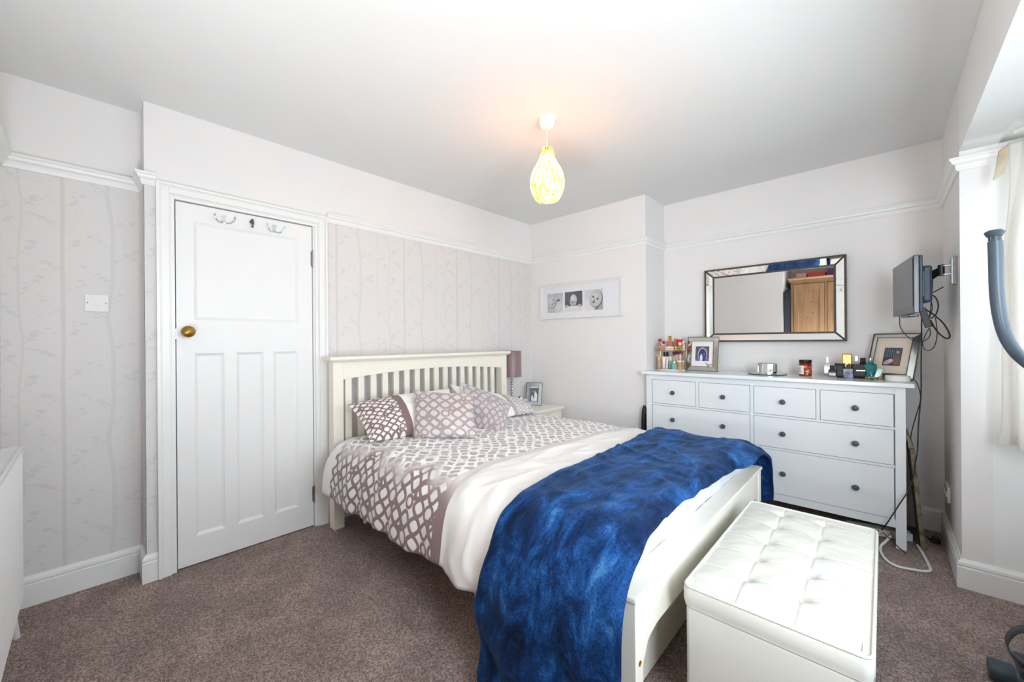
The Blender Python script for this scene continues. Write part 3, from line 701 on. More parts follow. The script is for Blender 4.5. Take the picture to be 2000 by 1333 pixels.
def throw_pt(u, v):
    s = v*TT; y = float(np.interp(s, TA, TY)); z = float(np.interp(s, TA, TZ))
    xb = float(np.interp(s, *zip(*sb))) + .008*nz(s*6, 1); xf = float(np.interp(s, *zip(*sf))) + .006*nz(s*9, 4)
    x = xb + (xf-xb)*u; drop = 1 - smst(SE*.25, SE*1.0, s); df = smst(TT-.4, TT-.1, s); top = (1-drop)*(1-df)
    f = .9*math.sin(x*14+1+1.6*nz(x*3, s*3)) * (.35+.65*drop)
    low = 1 - smst(.0, .33, s)
    y -= drop * (.014*max(0, 1-abs(nz(x*2.7-s*1.6, s*3.1+x, 12))*2.4)**3 + .020*f + .02*nz(x*7, s*6, 8) + .012); y += df*.012*math.sin(x*23)
    # crumpled lower part
    y -= low * (.030*abs(nz(x*6+3, s*9, 2)) + .018*math.sin(s*34 + x*11 + 2*nz(x*5,s*5)))
    x += low * .02*nz(x*4, s*8, 6)
    rg = 1-abs(nz(x*3.1+y*1.3, y*3.3-x*1.1, 11))*2.2
    z += top*.010*max(0,rg)**3 + top*(.012*nz(x*4.5+2, y*3.5, 3) + .006*nz(x*11, y*9, 4) + .003*nz(x*26, y*17, 6)) + drop*.004*nz(x*20, s*20)
    z += low * .035 * (u-.5) * (-1) * 0 + low*.02*nz(x*5, 2.2)
    # falls off the mattress end to the footboard
    end = smst(-.60, -.50, x)
    z -= top * end * .030
    # rounded lip at the two long edges
    ed = max(0, 1 - min(u, 1-u)*28); z -= top*ed*ed*.016; y += drop*ed*ed*.012
    return (x, y, max(z, .022))
q = M(); q.grid(throw_pt, 96, 240); th = q.build('throw_blanket', throw_mat(), angle=180, solid=.016)
tag(th, 'royal blue plush throw across the foot of the bed, hanging over its side', 'blanket')

# pillows ------------------------------------------------------------
def pillow(name, c, mats, label, cat, grp=None, th=.07, hem=0.0, n=34, parent=None, pinch=.5):
    """c: BL, BR, TR, TL corners; bulging cushion"""
    BL, BR, TR_, TL = [Vector(p) for p in c]; nrm = ((BR-BL).cross(TL-BL) + (TR_-BR).cross(TR_-TL)).normalized()
    ctr = (BL+BR+TR_+TL)/4
    def mk(sgn):
        def fn(u, v):
            a = 2*u-1; b = 2*v-1
            # edges bow inwards between the corners
            a2 = a * (1 - .055*(1-b*b)*abs(a)**3); b2 = b * (1 - .055*(1-a*a)*abs(b)**3)
            uu = (a2+1)/2; vv = (b2+1)/2
            p = BL*(1-uu)*(1-vv) + BR*uu*(1-vv) + TR_*uu*vv + TL*(1-uu)*vv
            k = max(0, (1-a**2)) ** pinch * max(0, (1-b**2)) ** pinch
            t = th * k * (1 + .12*nz(u*3+ctr.x*5, v*3, sgn)) + .006*k*nz(u*9+ctr.y*3, v*9)
            return tuple(p + nrm*(sgn*t) + nrm*(.006*nz(u*6, v*6, 9)*(1-k)))
        return fn
    q = M(); q.grid(mk(1), n, n); k0 = len(q.f); q.grid(lambda u, v: mk(-1)(1-u, v), n, n, lambda u, v: (1-u, v))
    o = q.build(name, mats, None if parent is None else parent, angle=180)
    return tag(o, label, cat, grp) if parent is None else o
def cushion_arr(W=400, H=400, sc_=.40, shift=0, cs=((.78,.755,.755),(.620,.555,.555)), grad=True):
    U, V = np.meshgrid(np.arange(W)/W, np.arange(H)/H); mk = sample(TR, U*sc_+shift, V*sc_+.03, .30)
    if cs: return mixc(cs[0], cs[1], mk)
m_cush = imat('trellis_velvet', cushion_arr(), .42, .5, sheen=.35, bump=.1)
m_cush2 = imat('trellis_velvet_cool', cushion_arr(shift=.1, cs=((.76,.745,.755),(.63,.58,.595))), .42, .5, sheen=.35, bump=.1)
pillow('cushion', [(-2.105,1.365,.622),(-1.845,1.655,.612),(-2.015,1.765,.872),(-2.285,1.475,.898)], m_cush, 'square mauve trellis cushion standing upright in the middle of the bed', 'cushion', th=.065)
pillow('cushion', [(-2.10,1.84,.612),(-1.865,1.90,.612),(-2.09,2.23,.735),(-2.315,1.915,.915)], m_cush2, 'silvery mauve trellis cushion tipped onto its corner, beside the upright cushion', 'cushion', th=.062)
def sham_arr():
    W, H = 640, 420; U, V = np.meshgrid(np.arange(W)/W, np.arange(H)/H); mk = sample(TR, U*.74+.05, V*.48, .22)
    a = mixc(PALE, MAUVE, mk); pl = np.clip((U-.40)*W, 0, 1)*np.clip((1.4-U)*W, 0, 1); bd = ((U>.335)&(U<=.40)).astype(float)
    a = a*(1-pl[...,None]) + np.array((.945,.93,.91))*pl[...,None]; a = a*(1-bd[...,None]) + np.array((.50,.41,.40))*bd[...,None]; return a
m_sham = imat('sham_print', sham_arr(), .6, .3, sheen=.1, bump=.1)
def sham2_arr():
    a = sham_arr()[:, ::-1]; return a
m_sham2 = imat('sham_print_mirrored', sham2_arr()*.5 + np.array((.93,.92,.92))*.5, .6, .3, sheen=.1, bump=.1)
pillow('pillow', [(-2.215,1.135,.628),(-2.10,1.80,.628),(-2.42,1.88,.86),(-2.475,1.12,.825)], m_sham, 'bed pillow with brown banded trellis end nearest the door side of the headboard', 'pillow', th=.085)
pillow('pillow', [(-2.13,1.88,.622),(-2.14,2.59,.622),(-2.36,2.66,.70),(-2.47,1.93,.885)], m_sham2, 'pale bed pillow half hidden behind the tipped cushion, beside the nightstand', 'pillow', th=.06)

# ================================================================== OTTOMAN
t = thing('storage_ottoman', 'cream buttoned faux leather storage ottoman at the foot of the bed', 'ottoman', (-.244,1.72,0))
OX0, OX1, OY0, OY1 = -.466, -.022, 1.28, 2.165
q = M(); slab(q, OX0+.004,OX1-.004,OY0+.004,OY1-.004,.015,.383,.012, wr=.0015, step=.06, sc_=3); q.build('ottoman_base', m_leather, t, angle=60)
q = M(); bt = [(x_, y_) for x_ in (-.327,-.183) for y_ in (1.447,1.602,1.76,1.924,2.083)]
def lid(u, v):
    x = OX0+.005+(OX1-OX0-.01)*u; y = OY0+.005+(OY1-OY0-.01)*v
    z = .445 + .014*(1-(2*u-1)**4)*(1-(2*v-1)**6)
    for bx_, by_ in bt:
        d2 = ((x-bx_)**2+(y-by_)**2); z -= .017*math.exp(-d2/.00045) + .006*math.exp(-d2/.0022)
    for bx_ in (-.327,-.183): z -= .0032*math.exp(-((x-bx_)/.004)**2)
    for by_ in (1.447,1.602,1.76,1.924,2.083): z -= .0022*math.exp(-((y-by_)/.004)**2)
    z += .0015*nz(x*30, y*30) + .003*nz(x*9, y*9)
    return (x, y, z)
q.grid(lid, 110, 190); q.build('lid_cushion', m_leather, t, angle=180)
def rr_path(x0, x1, y0, y1, z, r=.03):
    out = []
    for cx, cy, a0 in ((x1-r,y0+r,-90),(x1-r,y1-r,0),(x0+r,y1-r,90),(x0+r,y0+r,180)):
        out += [(cx+r*math.cos(R(a0+k*18)), cy+r*math.sin(R(a0+k*18)), z) for k in range(6)]
    return out
pth = rr_path(OX0,OX1,OY0,OY1,0,.022)
q = M(); q.sweep([(p[0],p[1]) for p in pth], [(0,.386),(.0,.388),(-.004,.40),(-.004,.435),(.002,.446),(.02,.446),(.02,.386)], closed=True); q.build('lid_band', m_leather, t, angle=60)
q = M(); q.tube(rr_path(OX0+.001,OX1-.001,OY0+.001,OY1-.001,.4465,.022), .0042, 8, closed=True); q.build('piping', m_leather, t, angle=60)
q = M(); q.tube(rr_path(OX0+.003,OX1-.003,OY0+.003,OY1-.003,.3845,.02), .003, 8, closed=True); q.build('piping', m_leather, t, angle=60)
for bx_, by_ in bt:
    q = M(); q.lathe([(.001,.008),(.006,.0072),(.0105,.004),(.0115,0),(.010,-.003)], (bx_,by_,lid((bx_-OX0-.005)/(OX1-OX0-.01),(by_-OY0-.005)/(OY1-OY0-.01))[2]+.001), 16); q.build('button', m_leather, t)
for x_ in (OX0+.04, OX1-.04):
    for y_ in (OY0+.04, OY1-.04): M().lathe([(.016,0),(.018,.016)], (x_,y_,0), 12).build('foot', m_black, t)

# ================================================================== DRESSER
DXa, DXb, DYf, DYb, DZt = -1.453, .092, 3.195, 3.655, .960
ds = thing('chest_of_drawers', 'long white eight-drawer chest with slate grey knobs under the mirror', 'chest of drawers', ((DXa+DXb)/2,(DYf+DYb)/2,0))
M().box(DXa-.033,DYf-.026,DZt-.024, DXb+.036,DYb,DZt).build('top', m_whtop, ds, smooth=False, bevel=.003)
for a, b in ((DYf,DYf+.045),(DYb-.05,DYb-.005)):
    M().box(DXa,a,0, DXa+.045,b,DZt-.024).build('leg', m_white, ds, smooth=False, bevel=.002); M().box(DXb-.045,a,0, DXb,b,DZt-.024).build('leg', m_white, ds, smooth=False, bevel=.002)
q = M(); za, zb = .118, DZt-.024
q.box(DXa+.045,DYf+.03,za, DXb-.045,DYb-.01,zb-.01)
for z0, z1 in ((zb-.042,zb),(.686,.700),(.464,.478),(za,za+.048)): q.box(DXa+.045,DYf+.004,z0, DXb-.045,DYf+.035,z1)
XC = (DXa+DXb)/2
q.box(XC-.0105,DYf+.0046,za+.048, XC+.0105,DYf+.035,zb-.042)
xl = [(DXa+.048+.003, -1.061),(-1.034, XC-.0135),(XC+.0135,-.321),(-.296,DXb-.048-.003)]
for i in (0, 2): q.box(xl[i][1]+.003,DYf+.0046,.700, xl[i+1][0]-.003,DYf+.035,zb-.042)
q.box(DXa+.004,DYf+.04,za, DXa+.02,DYb-.04,zb); q.box(DXb-.02,DYf+.04,za, DXb-.004,DYb-.04,zb)
q.build('carcass', m_white, ds, smooth=False)
MY = Matrix.Rotation(R(90), 3, 'X')
def drawer(x0, x1, z0, z1, knobs):
    d = M().box(x0,DYf+.003,z0, x1,DYf+.022,z1).build('drawer', m_white, ds, smooth=False, bevel=.0012)
    for kx in knobs: M().lathe([(.006,-.004),(.006,.012),(.009,.014),(.0165,.020),(.0175,.024),(.014,.029),(.006,.031),(.001,.0315)], (kx,DYf+.002,(z0+z1)/2), 20, MY).build('knob', m_knob, d)
KX = (-1.228,-.862,-.496,-.127)
for i in range(4): drawer(xl[i][0], xl[i][1], .7025, zb-.0445, (KX[i],))
for j in (0, 1):
    x0 = (DXa+.051, XC+.0135)[j]; x1 = (XC-.0135, DXb-.051)[j]
    drawer(x0, x1, .4805, .6835, KX[2*j:2*j+2]); drawer(x0, x1, .1685, .4615, KX[2*j:2*j+2])

# nightstand
ns = thing('nightstand', 'cream bedside cabinet in the corner beyond the bed', 'nightstand', (-2.53,2.985,0))
M().box(-2.735,2.745,.548, -2.312,3.215,.572).build('top', m_cream, ns, smooth=False, bevel=.005)
q = M(); q.box(-2.725,2.765,.10, -2.345,3.195,.548); 
for y_ in (2.765,3.165):
    q.box(-2.345,y_,.0, -2.330,y_+.03,.548)
q.box(-2.345,2.795,.525, -2.330,3.165,.548); q.box(-2.345,2.795,.08, -2.330,3.165,.115); q.build('body', m_cream, ns, smooth=False)
for y_ in (2.765,3.165): M().box(-2.725,y_,0, -2.70,y_+.03,.10).build('leg', m_cream, ns, smooth=False)
for z0, z1 in ((.38,.522),(.12,.374)):
    d = M().box(-2.342,2.798,z0, -2.331,3.162,z1).build('drawer', m_cream, ns, smooth=False, bevel=.002)
    M().tube(smooth_path([(-2.331,2.955,(z0+z1)/2),(-2.318,2.96,(z0+z1)/2),(-2.318,3.0,(z0+z1)/2),(-2.331,3.005,(z0+z1)/2)],3), .004, 8).build('handle', m_chrome, d)

# ================================================================== WALL MIRROR
t = thing('wall_mirror', 'rectangular wall mirror with beaded silver border above the white chest', 'mirror', (-.6515,3.66,1.20))
MX0, MX1, MZ0, MZ1 = -1.118, -.185, 1.200, 1.810; bw = .066; yo, yi = 3.618, 3.642
M().box(MX0+.004,3.648,MZ0+.004, MX1-.004,3.659,MZ1-.004).build('backing', m_dark, t, smooth=False)
M().box(MX0+bw,yi-.002,MZ0+bw, MX1-bw,yi+.004,MZ1-bw).build('mirror_glass', m_mirror, t, smooth=False)
ou = [(MX0+.006,MZ0+.006),(MX1-.006,MZ0+.006),(MX1-.006,MZ1-.006),(MX0+.006,MZ1-.006)]
ii = [(MX0+bw,MZ0+bw),(MX1-bw,MZ0+bw),(MX1-bw,MZ1-bw),(MX0+bw,MZ1-bw)]
for k in range(4):
    a, b, c, d = ou[k], ou[(k+1)%4], ii[(k+1)%4], ii[k]
    q = M(); f = [(a[0],yo,a[1]),(b[0],yo,b[1]),(c[0],yi-.003,c[1]),(d[0],yi-.003,d[1])]
    q.add(f + [(p[0],p[1]+.004,p[2]) for p in f], [(0,1,2,3),(7,6,5,4),(0,4,5,1),(1,5,6,2),(2,6,7,3),(3,7,4,0)]); q.build('bevel_panel', m_mirror, t, smooth=False)
q = M()
def rim(q, x0, x1, z0, z1, w_, ya, yb):
    q.box(x0,ya,z0, x0+w_,yb,z1); q.box(x1-w_,ya,z0, x1,yb,z1); q.box(x0+w_,ya,z0, x1-w_,yb,z0+w_); q.box(x0+w_,ya,z1-w_, x1-w_,yb,z1)
rim(q, MX0,MX1,MZ0,MZ1, .013, yo-.002, 3.659); q.build('outer_rim', m_pewter, t, smooth=False)
q = M(); rim(q, MX0+bw-.006,MX1-bw+.006,MZ0+bw-.006,MZ1-bw+.006, .012, yi-.008, yi+.004); q.build('inner_rim', m_pewter, t, smooth=False)
for k in range(4):
    a, c = ou[k], ii[k]; M().tube([(a[0],yo-.001,a[1]),(c[0],yi-.006,c[1])], .0052, 6).build('corner_strip', m_pewter, t)
def beads(x0, x1, z0, z1, y_, r_, st):
    q = M(); pts = []
    nx = int((x1-x0)/st); nz_ = int((z1-z0)/st)
    for i in range(nx): pts += [(x0+(x1-x0)*i/nx, z0), (x0+(x1-x0)*(i+1)/nx, z1)]
    for i in range(nz_): pts += [(x0, z0+(z1-z0)*(i+1)/nz_), (x1, z0+(z1-z0)*i/nz_)]
    for px, pz in pts:
        q.add([(px-r_,y_,pz),(px,y_,pz-r_),(px+r_,y_,pz),(px,y_,pz+r_),(px,y_-r_,pz)], [(0,1,4),(1,2,4),(2,3,4),(3,0,4)])
    o = q.build('beading', m_pewter, t, smooth=True, angle=180); o['kind'] = 'stuff'
beads(MX0+.0065,MX1-.0065,MZ0+.0065,MZ1-.0065, yo-.003, .0058, .0125)
beads(MX0+bw,MX1-bw,MZ0+bw,MZ1-bw, yi-.009, .0052, .0118)

# ================================================================== BABY PHOTO FRAME
t = thing('photo_frame', 'long white frame with three black and white baby photos on the back wall', 'picture frame', (-2.155,3.26,1.437))
fx0, fx1, fz0, fz1 = -2.622, -1.690, 1.440, 1.788
q = M(); 
for (o_, i_, yy) in ((0,.012,3.232),(.012,.026,3.238)): 
    q.box(fx0+o_,yy,fz0+o_, fx0+i_,3.259,fz1-o_); q.box(fx1-i_,yy,fz0+o_, fx1-o_,3.259,fz1-o_); q.box(fx0+i_,yy,fz0+o_, fx1-i_,3.259,fz0+i_); q.box(fx0+i_,yy,fz1-i_, fx1-i_,3.259,fz1-o_)
q.build('frame', m_wplastic, t, smooth=False, bevel=.0015)
M().box(fx0+.024,3.246,fz0+.024, fx1-.024,3.256,fz1-.024).build('mount_card', mat('mount_card', 'E2E2E6', .7, var=.01), t, smooth=False)
def baby(k):
    W = 220; cv = Cv(W, W, ((.72,.72,.74),(.36,.36,.39),(.80,.80,.82))[k])
    if k == 0:
        for i in range(200): cv.ell(rng.randint(0,W), rng.randint(0,W), rng.randint(5,12), rng.randint(4,9), g(rng.uniform(.62,.86)), rng.uniform(0,3), .5, 3)
        cv.ell(150,130,30,18,g(.25),.4,.7,8); cv.ell(170,60,60,70,g(.80),.5,.9,6)
        for i in range(150): cv.ell(rng.randint(110,W), rng.randint(0,110), 6, 5, g(rng.uniform(.70,.9)), 0, .5, 3)
        cv.ell(72,112,60,66,g(.30),-.3,.8,10); cv.ell(70,116,54,60,g(.74),-.3,1,5); cv.ell(50,130,28,30,g(.82),0,.6,14)
        cv.ell(88,146,7,6,g(.15),0,1,3); cv.ell(68,100,7,6,g(.15),0,1,3); cv.ell(94,116,9,8,g(.60),0,1,5); cv.ell(112,104,12,5,g(.42),1.2,1,4)
        cv.ell(72,112,61,67,g(.88),-.3,.8,3,6)
    if k == 1:
        cv.ell(40,180,90,60,g(.44),0,.5,30); cv.ell(110,128,42,58,g(.76),0,1,6); cv.ell(100,150,26,30,g(.86),0,.6,14)
        cv.ell(104,92,38,30,g(.72),0,1,6); cv.ell(92,100,7,5,g(.14),0,1,3); cv.ell(124,104,7,5,g(.14),0,1,3); cv.ell(108,84,6,8,g(.60),0,1,4); cv.ell(108,68,12,4,g(.38),0,1,3)
        cv.ell(66,104,7,11,g(.66),0,1,3); cv.ell(150,104,6,11,g(.5),0,1,3)
        cv.rect(0,0,W,52,g(.84)); cv.ell(110,46,120,16,g(.86),0,1,6)
        for x_ in (22, 188):
            cv.ell(x_,60,26,16,g(.68),.3 if x_<100 else -.3,1,4)
            for j in range(4): cv.ell(x_-14+j*9,50,5,9,g(.74),0,1,2)
    if k == 2:
        cv.ell(30,40,90,80,g(.86),0,.8,20); cv.ell(190,40,50,60,g(.60),.4,.8,20); cv.ell(150,30,16,50,g(.35),-.5,.6,14)
        cv.ell(140,116,76,92,g(.34),-.25,.9,8); cv.ell(136,120,70,88,g(.74),-.25,1,6); cv.ell(120,140,40,46,g(.82),0,.6,20)
        cv.ell(106,138,11,7,g(.16),-.4,1,4); cv.ell(156,114,11,7,g(.16),-.4,1,4); cv.ell(118,104,11,13,g(.58),0,1,6); cv.ell(108,84,17,7,g(.32),-.4,1,4); cv.ell(104,150,14,3,g(.4),-.3,.7,3); cv.ell(160,130,14,3,g(.4),-.3,.7,3)
    cv.a += rng.normal(0, .012, (W, W, 1)); return cv.a
pxs = [(-2.530,-2.337),(-2.312,-2.108),(-2.083,-1.885)]
for k, (a, b) in enumerate(pxs):
    q = M(); q.quad((a,3.2452,1.505),(b,3.2452,1.505),(b,3.2452,1.700),(a,3.2452,1.700)); q.build('photograph', imat('baby_photo', baby(k), .35, .4, ext='EXTEND'), t, smooth=False, label=('baby in a knitted bonnet lying on its side','baby resting its chin on a blanket edge','close portrait of a smiling baby')[k])

# ================================================================== framed photographs with stands
m_silverf = mat('satin_silver', 'D8DAD6', .16, .95, var=.04)
def stand_frame(name, label, c, w_, h_, bdr, tilt, yaw, mats, photo, photo_rect, depth=.018, inner_bead=True, base_z=None):
    """c = bottom centre; faces -y before yaw; leaning back by tilt"""
    t = thing(name, label, 'photo frame', c)
    mx = Matrix.Translation(Vector(c)) @ Matrix.Rotation(yaw, 4, 'Z') @ Matrix.Rotation(-tilt, 4, 'X')
    fm, mount = mats; hw = w_/2
    o = [(-hw,0),(hw,0),(hw,h_),(-hw,h_)]; i_ = [(-hw+bdr,bdr),(hw-bdr,bdr),(hw-bdr,h_-bdr),(-hw+bdr,h_-bdr)]
    for k in range(4):
        a, b, cc, d = o[k], o[(k+1)%4], i_[(k+1)%4], i_[k]
        q = M(); f = [(a[0],-.002,a[1]),(b[0],-.002,b[1]),(cc[0],-depth*.55,cc[1]),(d[0],-depth*.55,d[1])]
        q.add(f + [(p[0],depth*.5,p[2]) for p in f], [(0,1,2,3),(7,6,5,4),(0,4,5,1),(1,5,6,2),(2,6,7,3),(3,7,4,0)]); q.xf(mx); q.build('border_panel', fm, t, smooth=False)
    for rct, yy, ww in ((o, -.004, .006), (i_, -depth*.6-.001, .005)):
        q = M(); q.tube([(p[0],yy,p[1]) for p in rct], ww/2, 6, closed=True); q.xf(mx); q.build('rim', m_pewter, t)
    q = M(); q.box(-hw+bdr-.001,-depth*.2,bdr-.001, hw-bdr+.001,depth*.3,h_-bdr+.001); q.xf(mx); q.build('mount_card', mount, t, smooth=False)
    x0, x1, z0, z1 = photo_rect
    q = M(); q.quad((x0,-depth*.2-.0008,z0),(x1,-depth*.2-.0008,z0),(x1,-depth*.2-.0008,z1),(x0,-depth*.2-.0008,z1)); q.xf(mx); q.build('photograph', photo, t, smooth=False)
    q = M(); q.box(-.03,depth*.5,.0, .03,depth*.5+.003,h_*.7); q.xf(mx); q.build('back_board', m_black, t, smooth=False)
    bz = mx @ Vector((0, depth*.5, h_*.62)); fz = mx @ Vector((0, depth*.5 + h_*.30, 0)); fz.z = c[2]+.002
    M().tube([tuple(bz), tuple(fz)], .004, 6).build('strut', m_black, t)
    return t, mx
def wedding_arch():
    cv = Cv(120,150,(.30,.28,.36))
    for i in range(160): cv.ell(rng.randint(0,120), rng.randint(50,150), rng.randint(2,5), rng.randint(2,5), (rng.uniform(.3,.75), rng.uniform(.3,.55), rng.uniform(.3,.5)), 0, .7, 2)
    cv.ell(62,62,38,70,(.72,.74,.90),0,1,2,6); cv.rect(0,0,120,30,(.42,.42,.55)); cv.ell(62,60,30,60,(.24,.24,.40),0,1,3)
    for x_ in (52, 76): cv.ell(x_,30,12,36,(.85,.87,.95) if x_==52 else (.20,.26,.50),0,1,3); cv.ell(x_,70,5,6,(.8,.66,.6),0,1,2)
    return cv.a
m_ivory = mat('ivory_mount', 'E6E4E0', .7, var=.01); m_beige = mat('beige_mount', 'D3C8B8', .7, var=.01)
m_photo1 = imat('aisle_photo', wedding_arch(), .35)
TOPZ = .9605
ft, mx1 = stand_frame('photo_frame', 'silver photo frame beside the makeup organiser, small photo of a couple in an archway', (-1.094,3.455,TOPZ), .243, .284, .036, R(9), R(-1), (m_silverf, m_ivory), m_photo1, (-.055,.052,.083,.205))
q = M()
for k in range(3):
    a = k*2.1
    q.tube(smooth_path([(.05,-.008,.05),(.05+.018*math.cos(a),-.009,.05+.018*math.sin(a)),(.05+.028*math.cos(a+.5),-.008,.05+.022*math.sin(a+.5)),(.05,-.008,.05)],4), .0012, 5)
q.xf(mx1); q.build('wire_ornament', m_pewter, ft)
def concert():
    cv = Cv(120,150,(.20,.23,.30))
    for i in range(11):
        for j in range(8): cv.line(8+j*14+rng.randint(-2,3), 70+i*7, 13+j*14, 73+i*7, 1.6, (.85,.88,.88), .9)
    cv.ell(92,112,8,10,(.9,.75,.5),0,.9,6); cv.ell(90,40,26,44,(.48,.34,.28),.2,1,6); cv.ell(38,30,36,18,(.72,.60,.64),.5,1,4); cv.ell(50,44,16,12,(.80,.72,.75),.2,1,4); cv.rect(0,0,120,8,(.16,.14,.16))
    return cv.a
m_photo2 = imat('starlit_photo', concert(), .35)
stand_frame('photo_frame', 'champagne mirrored photo frame leaning back at the window end of the chest, dark dotted photo', (.022,3.455,TOPZ+.003), .240, .300, .030, R(19), R(-26), (m_silverf, m_beige), m_photo2, (-.045,.046,.085,.205), depth=.024)
def couple():
    cv = Cv(90,120,(.42,.43,.50))
    for i in range(80): cv.ell(rng.randint(0,90), rng.randint(60,120), 6, 6, g(rng.uniform(.25,.6)), 0, .6, 3)
    cv.ell(60,30,24,52,g(.93),0,1,2); cv.ell(30,24,16,30,g(.90),0,1,2); cv.ell(56,86,7,9,g(.75),0,1,2); cv.ell(34,84,6,8,g(.70),0,1,2); cv.ell(42,52,8,26,g(.35),0,1,2)
    return cv.a
m_mosaic = mat('silver_glitter_border', 'DDE6E8', .25, .6, var=.12, scale=160)
stand_frame('photo_frame', 'small silver glitter frame with a black and white wedding photo on the nightstand', (-2.575,3.06,.573), .165, .225, .036, R(12), R(22), (m_mosaic, m_ivory), imat('couple_photo', couple(), .35), (-.043,.043,.040,.172), depth=.012)

# ================================================================== NIGHTSTAND THINGS
LX, LY, LZ = -2.655, 2.832, .5725
t = thing('table_lamp', 'bedside lamp with mauve satin drum shade and stacked crystal ball stem', 'lamp', (LX,LY,LZ))
M().lathe([(.0,0),(.052,0),(.052,.010),(.030,.016),(.010,.022)], (LX,LY,LZ), 28).build('base', m_chrome, t)
for i in range(9): M().ball((LX,LY,LZ+.036+i*.0285), .0155, 10).build('stem_ball', m_chrome, t)
M().tube([(LX,LY,LZ+.02),(LX,LY,LZ+.50)], .004, 8).build('pole', m_chrome, t)
m_shade = mat('mauve_satin', '876E70', .38, var=.02, sheen=.4, spec=.6, scale=3)
q = M(); q.lathe([(.096,.298),(.096,.300),(.0945,.548),(.0935,.550),(.0925,.548),(.094,.300)], (LX,LY,LZ), 48, cap=False); q.build('lamp_shade', m_shade, t)
t = thing('candle_holder', 'mirrored glass tealight holder with a hanging heart beside the lamp stem', 'candle holder', (-2.575,2.865,LZ))
M().lathe([(.001,0),(.034,0),(.034,.085),(.030,.085),(.030,.006),(.001,.006)], (-2.575,2.865,LZ), 10, cap=False).build('glass_cup', m_chrome, t)
M().lathe([(.001,.088),(.036,.088),(.034,.100),(.012,.112),(.006,.125)], (-2.575,2.865,LZ), 20).build('lid', m_chrome, t)
q = M(); q.ball((-2.545,2.895,LZ+.072), .013, 8, 1,.4,1); q.ball((-2.535,2.905,LZ+.072), .013, 8, 1,.4,1); q.build('heart', m_creamcloth, t)
t = thing('glass_jar', 'small cut glass trinket jar in front of the nightstand photo frame', 'jar', (-2.49,2.87,LZ))
M().lathe([(.001,0),(.030,0),(.034,.02),(.032,.045),(.028,.05)], (-2.49,2.87,LZ), 8, cap=False).build('body', m_mosaic, t); M().lathe([(.030,.05),(.018,.062),(.006,.068),(.007,.076),(.001,.078)], (-2.49,2.87,LZ), 8).build('lid', m_mosaic, t)

# ================================================================== THINGS ON THE CHEST
# makeup organiser
ORX0, ORX1, ORY0, ORY1 = -1.452, -1.222, 3.37, 3.49
m_gold = mat('rose_gold_wire', 'C79A6B', .25, .9, var=.1); m_gold2 = mat('gold_plastic', 'CBA35A', .25, .85, var=.1)
t = thing('makeup_organiser', 'two-tier rose gold wire makeup organiser at the breast end of the chest', 'organiser', ((ORX0+ORX1)/2,(ORY0+ORY1)/2,TOPZ))
m_acr = mat('clear_acrylic', 'F1E9E4', .08, trans=.9, var=0)
cxo, cyo = (ORX0+ORX1)/2, (ORY0+ORY1)/2
M().lathe([(.001,0),(.112,0),(.116,.006),(.116,.010),(.001,.010)], (cxo,cyo,TOPZ), 40, cap=False, sy=.60).build('tray_base', m_wplastic, t)
M().box(ORX0+.006,ORY0+.004,TOPZ+.165, ORX1-.006,ORY1-.004,TOPZ+.169).build('shelf', m_acr, t, smooth=False)
for z_ in (.012, .165, .185):
    M().tube(rr_path(ORX0+.002,ORX1-.002,ORY0+.002,ORY1-.002,TOPZ+z_,.02), .0022, 6, closed=True).build('wire_rail', m_gold, t)
for x_ in (ORX0+.004, ORX1-.004):
    M().tube(smooth_path([(x_,ORY0+.012,TOPZ+.008),(x_,ORY0+.012,TOPZ+.14),(x_,ORY0+.02,TOPZ+.20),(x_,ORY1-.05,TOPZ+.235),(x_,ORY1-.012,TOPZ+.20),(x_,ORY1-.012,TOPZ+.008)],5), .003, 7).build('side_wire', m_gold, t)
UZ = TOPZ + .1692; LZ2 = TOPZ + .0102
def px2x(px): return -1.447 + (px-1285)*.00432
m_blush = mat('blush_perfume', 'C98A84', .12, trans=.3, var=.05); m_red = mat('red_gloss', 'C2151C', .3, var=.08); m_redbag = mat('red_paper', 'D4202A', .5, var=.12, scale=40)
m_crm = mat('cream_card', 'EADFC8', .6, var=.03); m_amb = mat('amber_glass', 'D9B79A', .12, trans=.4, var=.05); m_turq = mat('turquoise_glass', '8FD0C4', .1, trans=.45, var=.05)
m_tan = mat('foundation_tan', 'D9B48C', .35, var=.05); m_nat = mat('natural_wood_lid', 'C09A68', .5, var=.15, scale=30); m_pinkw = mat('soft_pink', 'E6C7C6', .4, var=.04); m_brown = mat('brush_bristle', '7A3C3A', .9, var=.3, scale=90)
def boxthing(name, label, cat, x, y, z, sx, sy, sz, mt, grp=None, yaw=0, bv=.0015, parts=()):
    t = thing(name, label, cat, (x,y,z), grp); q = M().obox((0,0,sz/2), sx, sy, sz); q.xf(Matrix.Translation((x,y,z)) @ Matrix.Rotation(yaw,4,'Z')); q.build('body', mt, t, smooth=False, bevel=bv)
    for nm, (cx, cy, cz), (ax, ay, az), m2 in parts:
        q = M().obox((cx,cy,cz), ax, ay, az); q.xf(Matrix.Translation((x,y,z)) @ Matrix.Rotation(yaw,4,'Z')); q.build(nm, m2, t, smooth=False, bevel=.0008)
    return t
def cylthing(name, label, cat, x, y, z, prof, mt, cap=None, capm=None, grp=None, n=20, extra=None, sy=1):
    t = thing(name, label, cat, (x,y,z), grp); M().lathe(prof, (x,y,z), n, sy=sy).build('body', mt, t)
    if cap: M().lathe(cap, (x,y,z), n).build('cap', capm, t)
    if extra:
        for nm, pf, m2 in extra: M().lathe(pf, (x,y,z), n).build(nm, m2, t)
    return t
